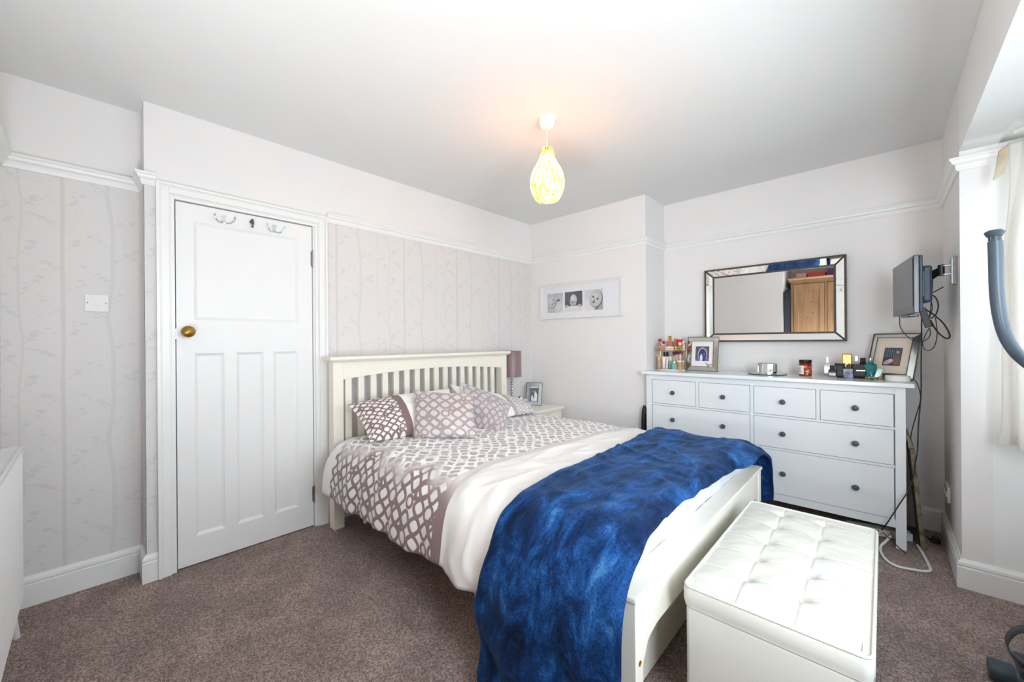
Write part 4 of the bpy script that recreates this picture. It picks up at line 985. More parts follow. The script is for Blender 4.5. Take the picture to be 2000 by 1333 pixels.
# upper tier
boxthing('carton', 'plain white carton at the back of the organiser top tier', 'box', px2x(1297),3.470,UZ, .040,.022,.088, m_wplastic)
t = cylthing('perfume_bottle', 'round pale amber perfume bottle with a red bow, organiser top tier', 'perfume bottle', px2x(1296),3.405,UZ, [(.001,0),(.026,0),(.034,.012),(.034,.024),(.022,.040),(.008,.048)], m_amb, [(.008,.048),(.010,.052),(.010,.064),(.001,.066)], m_wplastic, sy=.6)
for s in (-1, 1): M().ball((px2x(1296)+s*.016-.002,3.398,UZ+.078-s*.010), .0165, 9, 1,.5,.85).build('bow_loop', m_red, t)
boxthing('perfume_bottle', 'square blush perfume bottle with a tall gold cap, organiser top tier', 'perfume bottle', px2x(1309),3.432,UZ, .046,.030,.078, m_blush, parts=(('cap',(0,0,.101),(.022,.020,.044),m_gold2),('badge',(-.002,-.0155,.028),(.016,.002,.016),m_crm)))
boxthing('perfume_bottle', 'second blush bottle with a short round gold cap, behind the cream carton', 'perfume bottle', px2x(1317),3.468,UZ, .036,.022,.072, m_blush, parts=(('cap',(0,0,.086),(.024,.018,.026),m_gold2),))
t = thing('cosmetic_tube', 'wide red cosmetic pouch standing at the organiser top right', 'cosmetics', (px2x(1327),3.455,UZ))
q = M(); q.add([(px2x(1322),3.447,UZ),(px2x(1332),3.447,UZ),(px2x(1332),3.463,UZ),(px2x(1322),3.463,UZ),(px2x(1318.5),3.453,UZ+.093),(px2x(1335),3.453,UZ+.093),(px2x(1335),3.457,UZ+.093),(px2x(1318.5),3.457,UZ+.093)], [(0,3,2,1),(4,5,6,7),(0,1,5,4),(1,2,6,5),(2,3,7,6),(3,0,4,7)]); q.build('pouch', m_redbag, t, smooth=False, bevel=.001)
t = thing('cosmetic_tube', 'slim white cosmetic tube leaning at the organiser edge', 'cosmetics', (px2x(1335.5),3.425,UZ))
q = M(); q.add([(px2x(1332.5),3.418,UZ),(px2x(1338),3.418,UZ),(px2x(1338),3.432,UZ),(px2x(1332.5),3.432,UZ),(px2x(1334.5),3.424,UZ+.085),(px2x(1336.5),3.424,UZ+.085),(px2x(1336.5),3.426,UZ+.085),(px2x(1334.5),3.426,UZ+.085)], [(0,3,2,1),(4,5,6,7),(0,1,5,4),(1,2,6,5),(2,3,7,6),(3,0,4,7)]); q.build('tube', m_wplastic, t, smooth=False)
boxthing('carton', 'low cream carton lying at the front of the organiser top tier', 'box', px2x(1312),3.392,UZ, .072,.020,.032, m_crm)
boxthing('carton', 'small gold box beside the low cream carton', 'box', px2x(1327.5),3.392,UZ, .050,.020,.036, m_gold2, parts=(('stripe',(-.012,-.0105,.018),(.008,.001,.034),m_crm),))
cylthing('perfume_bottle', 'gold perfume bottle with a rounded dome cap, organiser top tier front', 'perfume bottle', px2x(1329.5),3.418,UZ, [(.001,0),(.016,0),(.018,.03),(.012,.045)], m_gold2, [(.012,.045),(.016,.052),(.014,.064),(.006,.070),(.001,.071)], m_crm)
# lower tier
for i, (px, yy, hh) in enumerate(((1289,3.405,.115),(1293,3.425,.108))):
    cylthing('foundation_bottle', ('taller tan foundation bottle at the organiser lower left','shorter tan foundation bottle beside the taller one')[i], 'cosmetics', px2x(px),yy,LZ2, [(.001,0),(.015,0),(.016,.01),(.016,hh*.6),(.012,hh*.66)], m_amb, [(.012,hh*.66),(.012,hh),(.001,hh)], m_tan)
boxthing('perfume_bottle', 'clear bottle with tall black cap, organiser lower tier', 'perfume bottle', px2x(1298.5),3.455,LZ2, .036,.024,.085, m_amb, parts=(('cap',(0,0,.115),(.038,.022,.058),m_black),('cap_stripe',(.003,-.0115,.115),(.005,.001,.058),m_chrome)))
for i, px in enumerate((1299,1304,1309)):
    t = thing('cosmetic_tube', ('white tube leftmost of the three on the organiser lower tier','white tube in the middle of the three on the lower tier','white tube next to the turquoise jars')[i], 'cosmetics', (px2x(px),3.400+.012*i,LZ2))
    q = M(); x_ = px2x(px); y_ = 3.400+.012*i; q.lathe([(.010,0),(.011,.020)], (x_,y_,LZ2), 14); q.build('cap', m_wplastic, t)
    q = M(); q.add([(x_+.010*math.cos(a), y_+.010*math.sin(a), LZ2+.021) for a in [k*math.pi/6 for k in range(12)]] + [(x_+.015*math.cos(a), y_+.0012*math.sin(a), LZ2+.105) for a in [k*math.pi/6 for k in range(12)]], [(k,(k+1)%12,(k+1)%12+12,k+12) for k in range(12)]+[tuple(range(12,24)),tuple(range(12))[::-1]]); q.build('tube', (m_wplastic, m_pinkw, m_wplastic)[i], t)
t = cylthing('brush_pot', 'glass pot behind the turquoise jars holding makeup brushes', 'pot', px2x(1321),3.455,LZ2, [(.001,0),(.022,0),(.024,.07),(.021,.07),(.019,.005),(.001,.005)], m_amb)
bl = ['pink handled makeup brush leaning furthest to the organiser left','slim makeup brush, second in the pot','upright makeup brush in the middle of the pot','makeup brush with a wide tip, fourth in the pot','large round-headed makeup brush leaning toward the silver frame']
for i in range(5):
    x_ = px2x(1321) + (-.013+.0065*i); xt = px2x(1313.5+4.2*i); t = thing('makeup_brush', bl[i], 'brush', (x_,3.455,LZ2+.006), 'makeup brushes in the pot')
    top = Vector((xt,3.45+.004*(i%2),LZ2+.150+.010*(i%3))); b_ = Vector((x_,3.455,LZ2+.006)); d = (top-b_)
    M().tube([tuple(b_), tuple(b_+d*.72)], [.0028,.0038], 8).build('handle', (m_pinkw,m_gold2,m_pinkw,m_blush,m_brown)[i], t)
    M().tube([tuple(b_+d*p) for p in (.72,.8,.9,1.0)], [.004,.0085 if i!=4 else .013,.010 if i!=4 else .016,.004], 10).build('bristles', m_brown, t)
for i, (px, yy, r_, h_) in enumerate(((1311,3.42,.017,.070),(1320.5,3.392,.0235,.052))):
    t = cylthing('glass_jar', ('narrow turquoise glass jar on the organiser lower tier','squat ribbed turquoise glass jar at the organiser front')[i], 'jar', px2x(px),yy,LZ2, [(.001,0),(r_,0),(r_+.001,h_*.9),(r_*.8,h_)], m_turq, n=14, cap=[(r_*.5,h_),(r_*.5,h_+.016),(.001,h_+.017)], capm=m_crm)
cylthing('candle_tin', 'stacked amber candle tins with wood lids, organiser lower right', 'candle', px2x(1331),3.405,LZ2, [(.001,0),(.027,0),(.027,.028),(.024,.031),(.024,.034),(.027,.036),(.027,.062)], m_nat, [(.029,.062),(.029,.074),(.001,.075)], m_crm, n=24, extra=(('dropper',[(.006,.075),(.010,.11),(.005,.132),(.001,.134)],m_pinkw),))

# mirrored tray with glass holder
TXc, TYc = -.630, 3.43
t = thing('mirror_tray', 'round mirrored tray on the middle of the chest top', 'tray', (TXc,TYc,TOPZ))
M().lathe([(.001,0),(.120,0),(.122,.002),(.122,.006),(.001,.006)], (TXc,TYc,TOPZ), 56, cap=False).build('glass', m_mirror, t); M().lathe([(.1215,.0005),(.1235,.0035),(.1215,.0065)], (TXc,TYc,TOPZ), 56, cap=False).build('edge', m_black, t)
t = thing('tealight_holder', 'mirrored cut glass tealight holder standing on the round tray', 'candle holder', (TXc,TYc,TOPZ+.0065))
m_smoke = mat('grey_cut_glass', 'B9C9CB', .06, .55, var=.1, scale=20)
for i in range(12):
    a = i*math.pi/6; q = M().obox((0,0,.036), .0335, .006, .072, None); q.xf(Matrix.Translation((TXc+.061*math.sin(a),TYc-.061*math.cos(a),TOPZ+.0085)) @ Matrix.Rotation(a,4,'Z')); q.build('glass_panel', (m_mirror, m_smoke)[i%2], t, smooth=False, bevel=.0015)
M().lathe([(.001,0),(.064,0),(.064,.003),(.001,.003)], (TXc,TYc,TOPZ+.0067), 24, cap=False).build('base', m_mirror, t)
M().lathe([(.001,.003),(.019,.003),(.019,.018),(.001,.018)], (TXc,TYc,TOPZ+.0067), 20, cap=False).build('tealight', m_wplastic, t)
# amber jar
def label_arr():
    cv = Cv(240,90,(.90,.88,.84))
    for i in range(6): cv.rect(20, 20+i*9, 78-(i*7)%22, 24+i*9, g(.45))
    cv.rect(100,0,240,90,(.55,.20,.10))
    for i in range(40): cv.ell(rng.randint(100,240), rng.randint(0,90), rng.randint(4,11), rng.randint(4,11), [(.85,.55,.35),(.93,.80,.66),(.70,.28,.15)][i%3], 0, 1, 1.5)
    return cv.a
JX, JY = -.402, 3.45
t = thing('candle_jar', 'amber glass candle jar with dark lid and orange flowered label', 'candle', (JX,JY,TOPZ))
m_amberj = mat('dark_amber_glass', '7A2C12', .1, var=.1, spec=.6); m_lid = mat('dark_bronze_lid', '3A1E14', .3, .3, var=.1)
M().lathe([(.001,0),(.034,0),(.037,.004),(.037,.080),(.032,.088),(.001,.088)], (JX,JY,TOPZ), 32, cap=False).build('jar', m_amberj, t)
M().lathe([(.036,.088),(.037,.090),(.037,.110),(.035,.112),(.001,.112)], (JX,JY,TOPZ), 32, cap=False).build('lid', m_lid, t)
q = M(); a0, a1 = R(175), R(385); q.grid(lambda u, v: (JX+.0376*math.cos(a0+(a1-a0)*u), JY+.0376*math.sin(a0+(a1-a0)*u), TOPZ+.012+.060*v), 28, 1); q.build('label', imat('jar_label', label_arr(), .5, ext='EXTEND'), t)
# perfumes
def pb(label, px, y, w_, d_, h_, mt, cap, capm, y_ref=3.45, name='perfume_bottle', bv=.003, yaw=0):
    x = -.4235 + (px-1561)*.00293 + (0 if y == 3.45 else (y-3.45)*-.02)
    parts = (('cap', (0,0,h_+cap[1]/2), (cap[0],min(cap[0],d_*.8),cap[1]), capm),) if cap else ()
    return boxthing(name, label, 'perfume bottle', x, y, TOPZ, w_, d_, h_, mt, bv=bv, parts=parts, yaw=yaw), x
m_clearp = mat('clear_perfume', 'DFE6DF', .05, trans=.75, var=.02); m_blk = mat('black_glass', '101216', .28, var=.1, spec=.3); m_blkc = mat('charcoal_matte', '23262C', .5, var=.1, spec=.3)
m_goldb = mat('gold_glass', 'E0B264', .2, .7, var=.2, scale=60); m_marb = mat('blue_marble', '8FA1B8', .25, var=.55, scale=38, c2='27324A'); m_tq = mat('turquoise_torso_glass', '1E7C86', .08, trans=.25, var=.12); m_tq2 = mat('pale_teal_glass', '5BB0AE', .08, trans=.4, var=.1)
pb('clear glass perfume bottle with thin silver cap, nearest the candle jar', 1609, 3.51, .040,.022,.092, m_clearp, (.010,.040), m_chrome)
t, x_ = pb('short black and silver perfume bottle low in front of the clear one', 1620, 3.40, .042,.026,.052, m_blk, (.026,.028), m_blkc)
q = M().obox((x_,3.40-.0135,TOPZ+.022), .036,.001,.020); q.build('silver_label', m_steel, t, smooth=False); q = M().obox((x_,3.40,TOPZ+.004), .046,.030,.008); q.build('silver_base', m_steel, t, smooth=False)
t = thing('perfume_bottle', 'black curved wedge perfume bottle left of the blue marbled one', 'perfume bottle', (-.213,3.41,TOPZ))
M().prism([(-.240,TOPZ),(-.190,TOPZ),(-.190,TOPZ+.088),(-.236,TOPZ+.092),(-.229,TOPZ+.07),(-.231,TOPZ+.035)], 3.395, 3.425, 'y').build('body', m_blkc, t, smooth=False, bevel=.003)
M().prism([(-.226,TOPZ+.006),(-.196,TOPZ+.006),(-.196,TOPZ+.078),(-.222,TOPZ+.080)], 3.393, 3.396, 'y').build('front_panel', m_blk, t, smooth=False)
t, x_ = pb('tall gold bar-shaped perfume bottle standing out above the others', 1645, 3.465, .054,.022,.158, m_goldb, None, None, bv=.008)
M().lathe([(.003,0),(.003,.002)], (x_,3.453,TOPZ+.135), 10, MY).build('pin_hole', m_black, t)
t, x_ = pb('small blue marbled perfume bottle with dark cap, in front of the gold one', 1647.5, 3.395, .050,.026,.062, m_marb, (.020,.027), m_blk)
t, x_ = pb('wide black perfume bottle with a silver lettering line', 1666, 3.44, .068,.030,.090, m_blk, None, None)
for i in range(5): q = M().obox((x_-.012+i*.0095,3.424,TOPZ+.050), .006,.001,.0035+.002*(i%2)); q.build('lettering', m_chrome, t, smooth=False)
pb('slim bottle with silver cap behind the wide black one', 1661, 3.52, .030,.02,.108, m_clearp, (.013,.034), m_chrome)
pb('dark bottle with square black cap behind the wide black one', 1672, 3.51, .034,.024,.100, m_blk, (.028,.030), m_blkc)
TQX = -.4235 + (1685-1561)*.00293 
t = thing('perfume_bottle', 'turquoise torso-shaped glass perfume bottle with stripes and silver spray', 'perfume bottle', (TQX,3.40,TOPZ))
M().lathe([(.001,0),(.025,0),(.027,.006),(.024,.022),(.021,.036),(.023,.050),(.029,.068),(.031,.082),(.027,.094),(.014,.104),(.009,.110)], (TQX,3.40,TOPZ), 28, sy=.72).build('torso', m_tq, t)
for i in range(8):
    z_ = .040+i*.0062; rr_ = float(np.interp(z_, [.036,.050,.068,.082,.094], [.021,.023,.029,.031,.027]))+.0006
    M().lathe([(rr_,z_),(rr_+.0006,z_+.0012),(rr_,z_+.0024)], (TQX,3.40,TOPZ), 28, sy=.73, cap=False).build('stripe', m_tq2, t)
M().lathe([(.009,.110),(.010,.116),(.007,.120),(.0075,.134),(.001,.136)], (TQX,3.40,TOPZ), 14).build('spray', m_chrome, t)
t = thing('perfume_bottle', 'pale teal angular glass bottle leaning between torso bottle and champagne frame', 'perfume bottle', (-.03,3.384,TOPZ))
M().prism([(-.046,TOPZ),(-.028,TOPZ),(-.004,TOPZ+.066),(-.022,TOPZ+.070)], 3.375, 3.393, 'y').build('body', m_tq2, t, smooth=False, bevel=.003)
# dish and chain
DXx, DYy = .062, 3.325
t = thing('trinket_dish', 'round white lidded dish on the chest corner nearest the window', 'dish', (DXx,DYy,TOPZ))
M().lathe([(.001,0),(.052,0),(.055,.003),(.055,.030),(.001,.030)], (DXx,DYy,TOPZ), 40, cap=False).build('dish', m_wplastic, t); M().lathe([(.0555,.021),(.0565,.022),(.0565,.032),(.054,.034),(.001,.034)], (DXx,DYy,TOPZ), 40, cap=False).build('lid', m_wplastic, t)
q = M()
for k in range(46):
    a = k*.42; rr_ = .030+.010*math.sin(k*1.7); q.ball((-.035+rr_*1.2*math.cos(a), 3.355+rr_*.45*math.sin(a), TOPZ+.006+.010*abs(math.sin(k*2.3))), .0052, 5)
tag(q.build('gold_chain', m_gold2, angle=180), 'little heap of gold chain in front of the champagne photo frame', 'jewellery')

# ================================================================== TELEVISION
t = thing('television', 'small black flat television on a swing arm by the window corner', 'television', (.16,3.2,1.35))
P0 = Vector((.045,3.450,0)); P1 = Vector((.117,2.957,0)); d = (P1-P0).normalized(); nb = Vector((-d.y, d.x, 0)) ; 
if nb.x < 0: nb = -nb
Lt = (P1-P0).length; zt0, zt1 = 1.352, 1.655
def tb(a0, a1, b0, b1, z0, z1):
    q = M(); vs = []
    for z in (z0, z1):
        for (a, b) in ((a0,b0),(a1,b0),(a1,b1),(a0,b1)): p = P0 + d*a + nb*b; vs.append((p.x,p.y,z))
    return q.add(vs, [(0,1,2,3),(4,7,6,5),(0,4,5,1),(1,5,6,2),(2,6,7,3),(3,7,4,0)])
m_tvb = mat('tv_bezel', '17191D', .22, var=.1, spec=.6); m_tvback = mat('tv_back_grey', '2E3947', .45, var=.08); m_scr = mat('tv_screen_off', '242423', .16, var=.02, spec=.5)
tb(0, Lt, .0, .022, zt0, zt1).build('bezel', m_tvb, t, smooth=False, bevel=.003)
tb(.012, Lt-.012, -.0012, .001, zt0+.034, zt1-.012).build('screen', m_scr, t, smooth=False)
tb(.004, Lt-.002, .022, .036, zt0+.004, zt1-.003).build('back_shell', m_tvback, t, smooth=False, bevel=.004)
bk = tb(.08, Lt-.03, .036, .078, zt0+.055, zt1-.055).build('rear_housing', m_tvback, t, smooth=False, bevel=.012)
tb(Lt-.0305, Lt-.0285, .040, .046, zt0+.085, zt1-.085).build('disc_slot', m_black, t, smooth=False)
for z_ in (.105, .120, .205): tb(Lt-.0305, Lt-.0285, .056, .064, zt0+z_, zt0+z_+.008).build('side_port', m_black, t, smooth=False)
tb(.16, .34, .008, .050, zt0-.014, zt0+.002).build('lower_speaker', m_tvb, t, smooth=False, bevel=.004)
t2 = thing('wall_bracket', 'grey steel swing arm bracket fixed to the wall behind the television', 'bracket', (.262,3.04,1.49))
M().box(.264,3.008,1.492, .276,3.072,1.636).build('wall_plate', m_steel, t2, smooth=False, bevel=.002)
M().box(.256,3.022,1.497, .265,3.058,1.631).build('plate_rib', m_steel, t2, smooth=False, bevel=.001)
for z_ in (1.547, 1.592): M().box(.222,3.028,z_, .258,3.050,z_+.003).build('hinge_lug', m_steel, t2, smooth=False)
M().lathe([(.013,1.543),(.013,1.600)], (.222,3.039,0), 16).build('pivot', m_black, t2)
q = M(); q.add([(.222,3.03,1.552),(.222,3.052,1.552),(.155,3.125,1.500),(.150,3.10,1.500),(.222,3.03,1.594),(.222,3.052,1.594),(.155,3.125,1.552),(.150,3.10,1.552)], [(0,1,2,3),(4,7,6,5),(0,4,5,1),(1,5,6,2),(2,6,7,3),(3,7,4,0)]); q.build('arm', m_black, t2, smooth=False, bevel=.002)
M().box(.146,3.095,1.47, .158,3.15,1.575).build('tv_plate', m_black, t2, smooth=False)
def cable(label, pts, r=.0027, mt=m_cable, name='cable', cat='cable', k=6, nn=7):
    o = M().tube(smooth_path(pts, k), r, nn).build(name, mt, angle=180); return tag(o, label, cat)
cable('thin black cable looping low from under the television to the adapter', [(.07,3.25,1.350),(.07,3.22,1.33),(.072,3.22,1.287),(.092,3.22,1.242),(.123,3.22,1.208),(.153,3.22,1.199),(.176,3.22,1.21),(.191,3.21,1.236),(.189,3.20,1.274)], .0022)
cable('black cable hanging in a tall loop below the power adapter', [(.186,3.2,1.274),(.169,3.2,1.226),(.161,3.2,1.193),(.165,3.2,1.163),(.181,3.2,1.149),(.201,3.2,1.163),(.212,3.2,1.198),(.217,3.2,1.254),(.211,3.2,1.333)], .0022)
cable('thick black aerial cable swinging out in a wide loop toward the wall', [(.143,3.2,1.408),(.176,3.2,1.377),(.208,3.19,1.343),(.238,3.18,1.30),(.257,3.17,1.253),(.261,3.17,1.225),(.250,3.18,1.216),(.227,3.2,1.24),(.208,3.21,1.277),(.192,3.21,1.32)], .0036)
cable('black cable curling round behind the lower edge of the television', [(.165,3.19,1.457),(.202,3.19,1.453),(.217,3.19,1.426),(.221,3.19,1.389),(.211,3.19,1.347),(.192,3.2,1.327)], .0032)
cable('short stiff black cable end pointing up toward the wall', [(.170,3.23,1.455),(.212,3.25,1.48),(.246,3.25,1.503)], .0028)
cable('pair of black cables dropping straight from the swing arm, nearer one', [(.190,3.10,1.535),(.190,3.16,1.498),(.195,3.19,1.442),(.193,3.21,1.376),(.187,3.22,1.329)], .0022)
cable('pair of black cables dropping straight from the swing arm, further one', [(.196,3.12,1.54),(.199,3.19,1.49),(.197,3.23,1.434),(.201,3.23,1.386),(.190,3.23,1.335)], .0022)
t = thing('power_adapter', 'black power adapter hanging under the television', 'adapter', (.175,3.2,1.27))
q = M().obox((0,0,0), .030,.020,.112); q.xf(Matrix.Translation((.172,3.205,1.333)) @ Matrix.Rotation(R(-14),4,'Y')); q.build('body', m_black, t, smooth=False, bevel=.003)
cable('long black mains cable falling from the television past the chest end to the extension lead', [(.158,3.2,1.372),(.162,3.3,1.221),(.159,3.3,1.043),(.158,3.3,.895),(.147,3.3,.715),(.141,3.28,.569),(.131,3.25,.5),(.115,3.19,.405),(.09,3.155,.338),(.062,3.145,.276),(.035,3.14,.213),(.011,3.15,.152),(-.013,3.2,.085)], .0032)
cable('thin black cable running from the white dish over the chest end', [(.100,3.40,.966),(.128,3.34,.975),(.146,3.28,.941),(.155,3.28,.867),(.139,3.3,.774),(.124,3.32,.693),(.112,3.35,.603)], .0024)
cable('short black cable trailing along the floor in front of the chest leg', [(-.011,3.17,.085),(.015,3.15,.070),(.047,3.13,.045),(.088,3.12,.012)], .0024)
cable('cream flex looping out across the carpet from the extension lead', [(.026,3.25,.045),(.003,3.18,.030),(-.018,3.134,.010),(-.013,3.039,.008),(.013,2.958,.008),(.052,2.928,.008),(.11,2.942,.008),(.148,2.958,.008),(.172,2.990,.008),(.172,3.041,.008),(.158,3.176,.008),(.149,3.238,.008),(.139,3.303,.010)], .0068, m_wplastic, nn=10)
t = thing('extension_lead', 'white extension lead block lying under the chest end', 'extension lead', (.02,3.36,0))
q = M().obox((0,0,.022), .30,.065,.044); mxe = Matrix.Translation((-.03,3.35,.002)) @ Matrix.Rotation(R(14),4,'Z'); q.xf(mxe); q.build('block', m_wplastic, t, smooth=False, bevel=.004)
for i in range(3):
    for (dx, dz, w_, h_) in ((0,.033,.004,.007),(-.011,.017,.006,.004),(.011,.017,.006,.004)):
        q = M().obox((.105-.055*i+dx,-.0325,dz), w_,.002,h_); q.xf(mxe); q.build('socket_hole', m_black, t, smooth=False)
q = M().obox((-.06,-.045,.026), .05,.028,.034); q.xf(mxe); q.build('plug', m_black, t, smooth=False, bevel=.005, label='black plug')
# framed board leaning beside the chest
t = thing('leaning_frame', 'old bronze-edged picture frame leaning on the chest end beside the corner', 'picture frame', (.16,3.42,0))
sl = .045/.60
def lf(x0, x1, y0, y1, z0, z1):
    return M().add([(x0-sl*z0,y0,z0),(x1-sl*z0,y0,z0),(x1-sl*z0,y1,z0),(x0-sl*z0,y1,z0),(x0-sl*z1,y0,z1),(x1-sl*z1,y0,z1),(x1-sl*z1,y1,z1),(x0-sl*z1,y1,z1)], [(0,3,2,1),(4,5,6,7),(0,1,5,4),(1,2,6,5),(2,3,7,6),(3,0,4,7)])
m_oldg = mat('aged_bronze_wood', '8F8468', .45, .2, var=.35, scale=30, c2='5E5440')
for (a, b, c, e) in ((3.270,3.300,.002,.575),(3.590,3.620,.002,.575),(3.300,3.590,.002,.032),(3.300,3.590,.545,.575)): lf(.152,.172,a,b,c,e).build('frame_rail', m_oldg, t, smooth=False, bevel=.002)
lf(.146,.153,3.285,3.605,.01,.565).build('backing_board', m_black, t, smooth=False)
q = M().add([(.106,3.30,.565),(.128,3.30,.565),(.128,3.60,.565),(.106,3.60,.565),(.098,3.33,.640),(.108,3.33,.640),(.108,3.60,.640),(.098,3.60,.640)], [(0,3,2,1),(4,5,6,7),(0,1,5,4),(1,2,6,5),(2,3,7,6),(3,0,4,7)]); q.build('top_crest', m_oldg, t, smooth=False)
t = thing('plug_adapter', 'black plug and knotted cable on the floor in the far corner', 'adapter', (.222,3.44,0))
M().box(.205,3.42,0, .240,3.47,.028).build('body', m_black, t, smooth=False, bevel=.004)
M().tube(smooth_path([(.21,3.43,.02),(.195,3.40,.03),(.21,3.37,.035),(.235,3.38,.02),(.23,3.42,.03),(.20,3.45,.01),(.19,3.50,.006)],6), .0035, 7).build('cable', m_cable, t)
# dark round case wedged between breast and chest
t = thing('round_case', 'dark round case wedged between the chest and the wall beside the bed', 'case', (-1.49,3.23,0))
q = M(); q.lathe([(.001,-.014),(.20,-.014),(.215,-.006),(.215,.006),(.20,.014),(.001,.014)], (0,0,0), 40, cap=False, sy=1.0); q.xf(Matrix.Translation((-1.480,3.215,.452)) @ Matrix.Rotation(R(90),4,'Y')); 
q.v = [(x, 3.215+(y-3.215)*.16, z) for x, y, z in q.v]; q.build('case_body', m_black, t)
M().box(-1.49,3.20,0, -1.470,3.235,.245).build('stand_foot', m_black, t, smooth=False)

# ================================================================== CURTAIN + ROD
t = thing('curtain', 'cream satin pinch-pleat curtain hanging at the bay window side', 'curtain', (.5,2.68,.74))
m_curt = mat('cream_satin', 'EAE7E2', .38, var=.02, spec=.5, sheen=.3, scale=4)
_n = m_curt.node_tree; _t = _n.nodes.new('ShaderNodeBsdfTranslucent'); _t.inputs[0].default_value = lin('EFEDE9'); _m = _n.nodes.new('ShaderNodeMixShader'); _m.inputs[0].default_value = .35
_n.links.new(_n.nodes['Principled BSDF'].outputs[0], _m.inputs[1]); _n.links.new(_t.outputs[0], _m.inputs[2]); _n.links.new(_m.outputs[0], _n.nodes['Material Output'].inputs[0])
def cpt(u, v):
    z = .735 + (2.085-.735)*v; L = .62*u; gth = 1 - .10*smst(.6, 1, v)
    bx_, by_ = .380 + L*.86*gth, 2.800 - L*.46*gth
    ph = L*52 + .6*math.sin(v*3) + .5*nz(L*6, v*2); am = .030 - .012*smst(.75,1,v)
    off = am*math.sin(ph) + .006*nz(L*12, v*5, 3)
    sl_ = .030*smst(.55,1,v)*(1-u) 
    return (bx_ + off*.72 + sl_, by_ + off*.70 - (.01*math.sin(v*9)*(1-u)), z + .004*math.sin(ph))
q = M(); q.grid(cpt, 150, 60); q.build('fabric', m_curt, t, angle=180, solid=.003)
q = M(); q.grid(lambda u, v: (lambda p: (p[0]-.0035, p[1]-.0035, p[2]))(cpt(u, v*.035)), 150, 3); q.build('hem', m_curt, t, angle=180)
q = M(); q.grid(lambda u, v: (.366+.030*u+.018*v, 2.80-.012*math.sin(v*5)-.025*u*v, 1.93+.13*v+.02*u), 8, 12); q.build('turned_edge', mat('curtain_lining', 'CDBFA6', .6, var=.05), t, angle=180, solid=.002)
t = thing('curtain_rail', 'white curtain rail end fixed under the bay ceiling', 'curtain rail', (.6,2.55,2.1))
M().tube([(.422,2.742,2.108),(.86,2.29,2.108),(.87,.90,2.108),(.50,.40,2.108)], .011, 10).build('rail', m_wplastic, t)
for x_, y_ in ((.45,2.713),(.86,2.25),(.87,1.6),(.865,.95)): M().box(x_-.008,y_-.008,2.112, x_+.008,y_+.008,2.152).build('rail_bracket', m_wplastic, t, smooth=False)

# ================================================================== EXERCISE BIKE
t = thing('exercise_bike', 'grey exercise machine in the bay with curved handlebar, pedal strap and floor foot', 'exercise bike', (.56,1.55,0))
m_gry = mat('blue_grey_steel_paint', '47535D', .38, .15, var=.06, spec=.5); m_grip = mat('slate_plastic', '3A444D', .4, var=.08)
q = M(); q.tube(smooth_path([(.261,1.970,1.525),(.262,1.970,1.479),(.265,1.974,1.349),(.277,1.984,1.251),(.299,2.003,1.186),(.335,2.03,1.135),(.41,2.02,1.05),(.48,1.88,.90),(.50,1.72,.62)],6), .0165, 20); q.build('handlebar', m_gry, t)
KC = (.260,1.970,0)
M().lathe([(.0125,1.52),(.0125,1.548)], KC, 16).build('cap_neck', m_grip, t); M().lathe([(.017,1.541),(.019,1.545),(.0225,1.552),(.0215,1.556),(.014,1.561),(.001,1.563)], KC, 28).build('end_cap', m_grip, t)
for k in range(8):
    a = k*math.pi/4; M().box(KC[0]+.0128*math.cos(a)-.0012,KC[1]+.0128*math.sin(a)-.0012,1.527, KC[0]+.0128*math.cos(a)+.0012,KC[1]+.0128*math.sin(a)+.0012,1.542).build('cap_rib', m_grip, t, smooth=False)
M().tube([(.315,2.20,.036),(.86,2.20,.036)], .032, 20).build('front_foot', m_gry, t)
M().lathe([(.0,0),(.034,0),(.037,.012),(.037,.055),(.034,.060)], (.268,2.20,.037), 20, MX).build('foot_cap', m_grip, t); M().lathe([(.034,0),(.037,.005),(.037,.055),(.034,.058),(.0,.058)], (.85,2.20,.037), 20, MX).build('foot_cap', m_grip, t)
M().tube([(.36,.95,.036),(.82,.95,.036)], .032, 16).build('rear_foot', m_gry, t)
M().box(.55,.95,.05, .61,2.20,.11).build('main_beam', m_gry, t, smooth=False, bevel=.01)
M().tube([(.58,1.80,.10),(.58,1.62,.60),(.58,1.60,1.15)], .028, 14).build('front_post', m_gry, t); M().tube([(.58,1.15,.10),(.58,1.10,.78)], .026, 14).build('seat_post', m_gry, t)
q = M(); q.lathe([(.0,-.05),(.24,-.05),(.26,-.03),(.26,.03),(.24,.05),(.0,.05)], (0,0,0), 36, cap=False); q.xf(Matrix.Translation((.58,1.72,.37)) @ Matrix.Rotation(R(90),4,'Y')); q.build('flywheel_housing', m_gry, t)
M().lathe([(.0,0),(.08,.0),(.12,.02),(.12,.05),(.06,.06),(.0,.06)], (.58,1.06,.79), 24, sy=1.3).build('saddle', m_black, t)
M().box(.50,1.50,1.13, .66,1.60,1.26).build('console', m_black, t, smooth=False, bevel=.01)
M().tube([(.49,1.70,.62),(.60,1.62,.62)], .02, 12).build('pivot_axle', m_gry, t)
M().tube([(.50,1.72,.37),(.40,1.80,.30)], .014, 10).build('crank', m_gry, t)
M().box(.272,1.76,.270, .405,1.86,.298).build('pedal', m_black, t, smooth=False, bevel=.006)
q = M(); sp_ = smooth_path([(.290,1.80,.298),(.262,1.80,.315),(.256,1.81,.345),(.280,1.815,.385),(.33,1.82,.398),(.38,1.82,.375),(.395,1.815,.30)],5)
vs = []; 
for p in sp_: vs += [(p.x,p.y-.018,p.z),(p.x,p.y+.018,p.z)]
q.add(vs, [(2*i,2*i+1,2*i+3,2*i+2) for i in range(len(sp_)-1)]); q.build('pedal_strap', m_black, t, solid=.003)

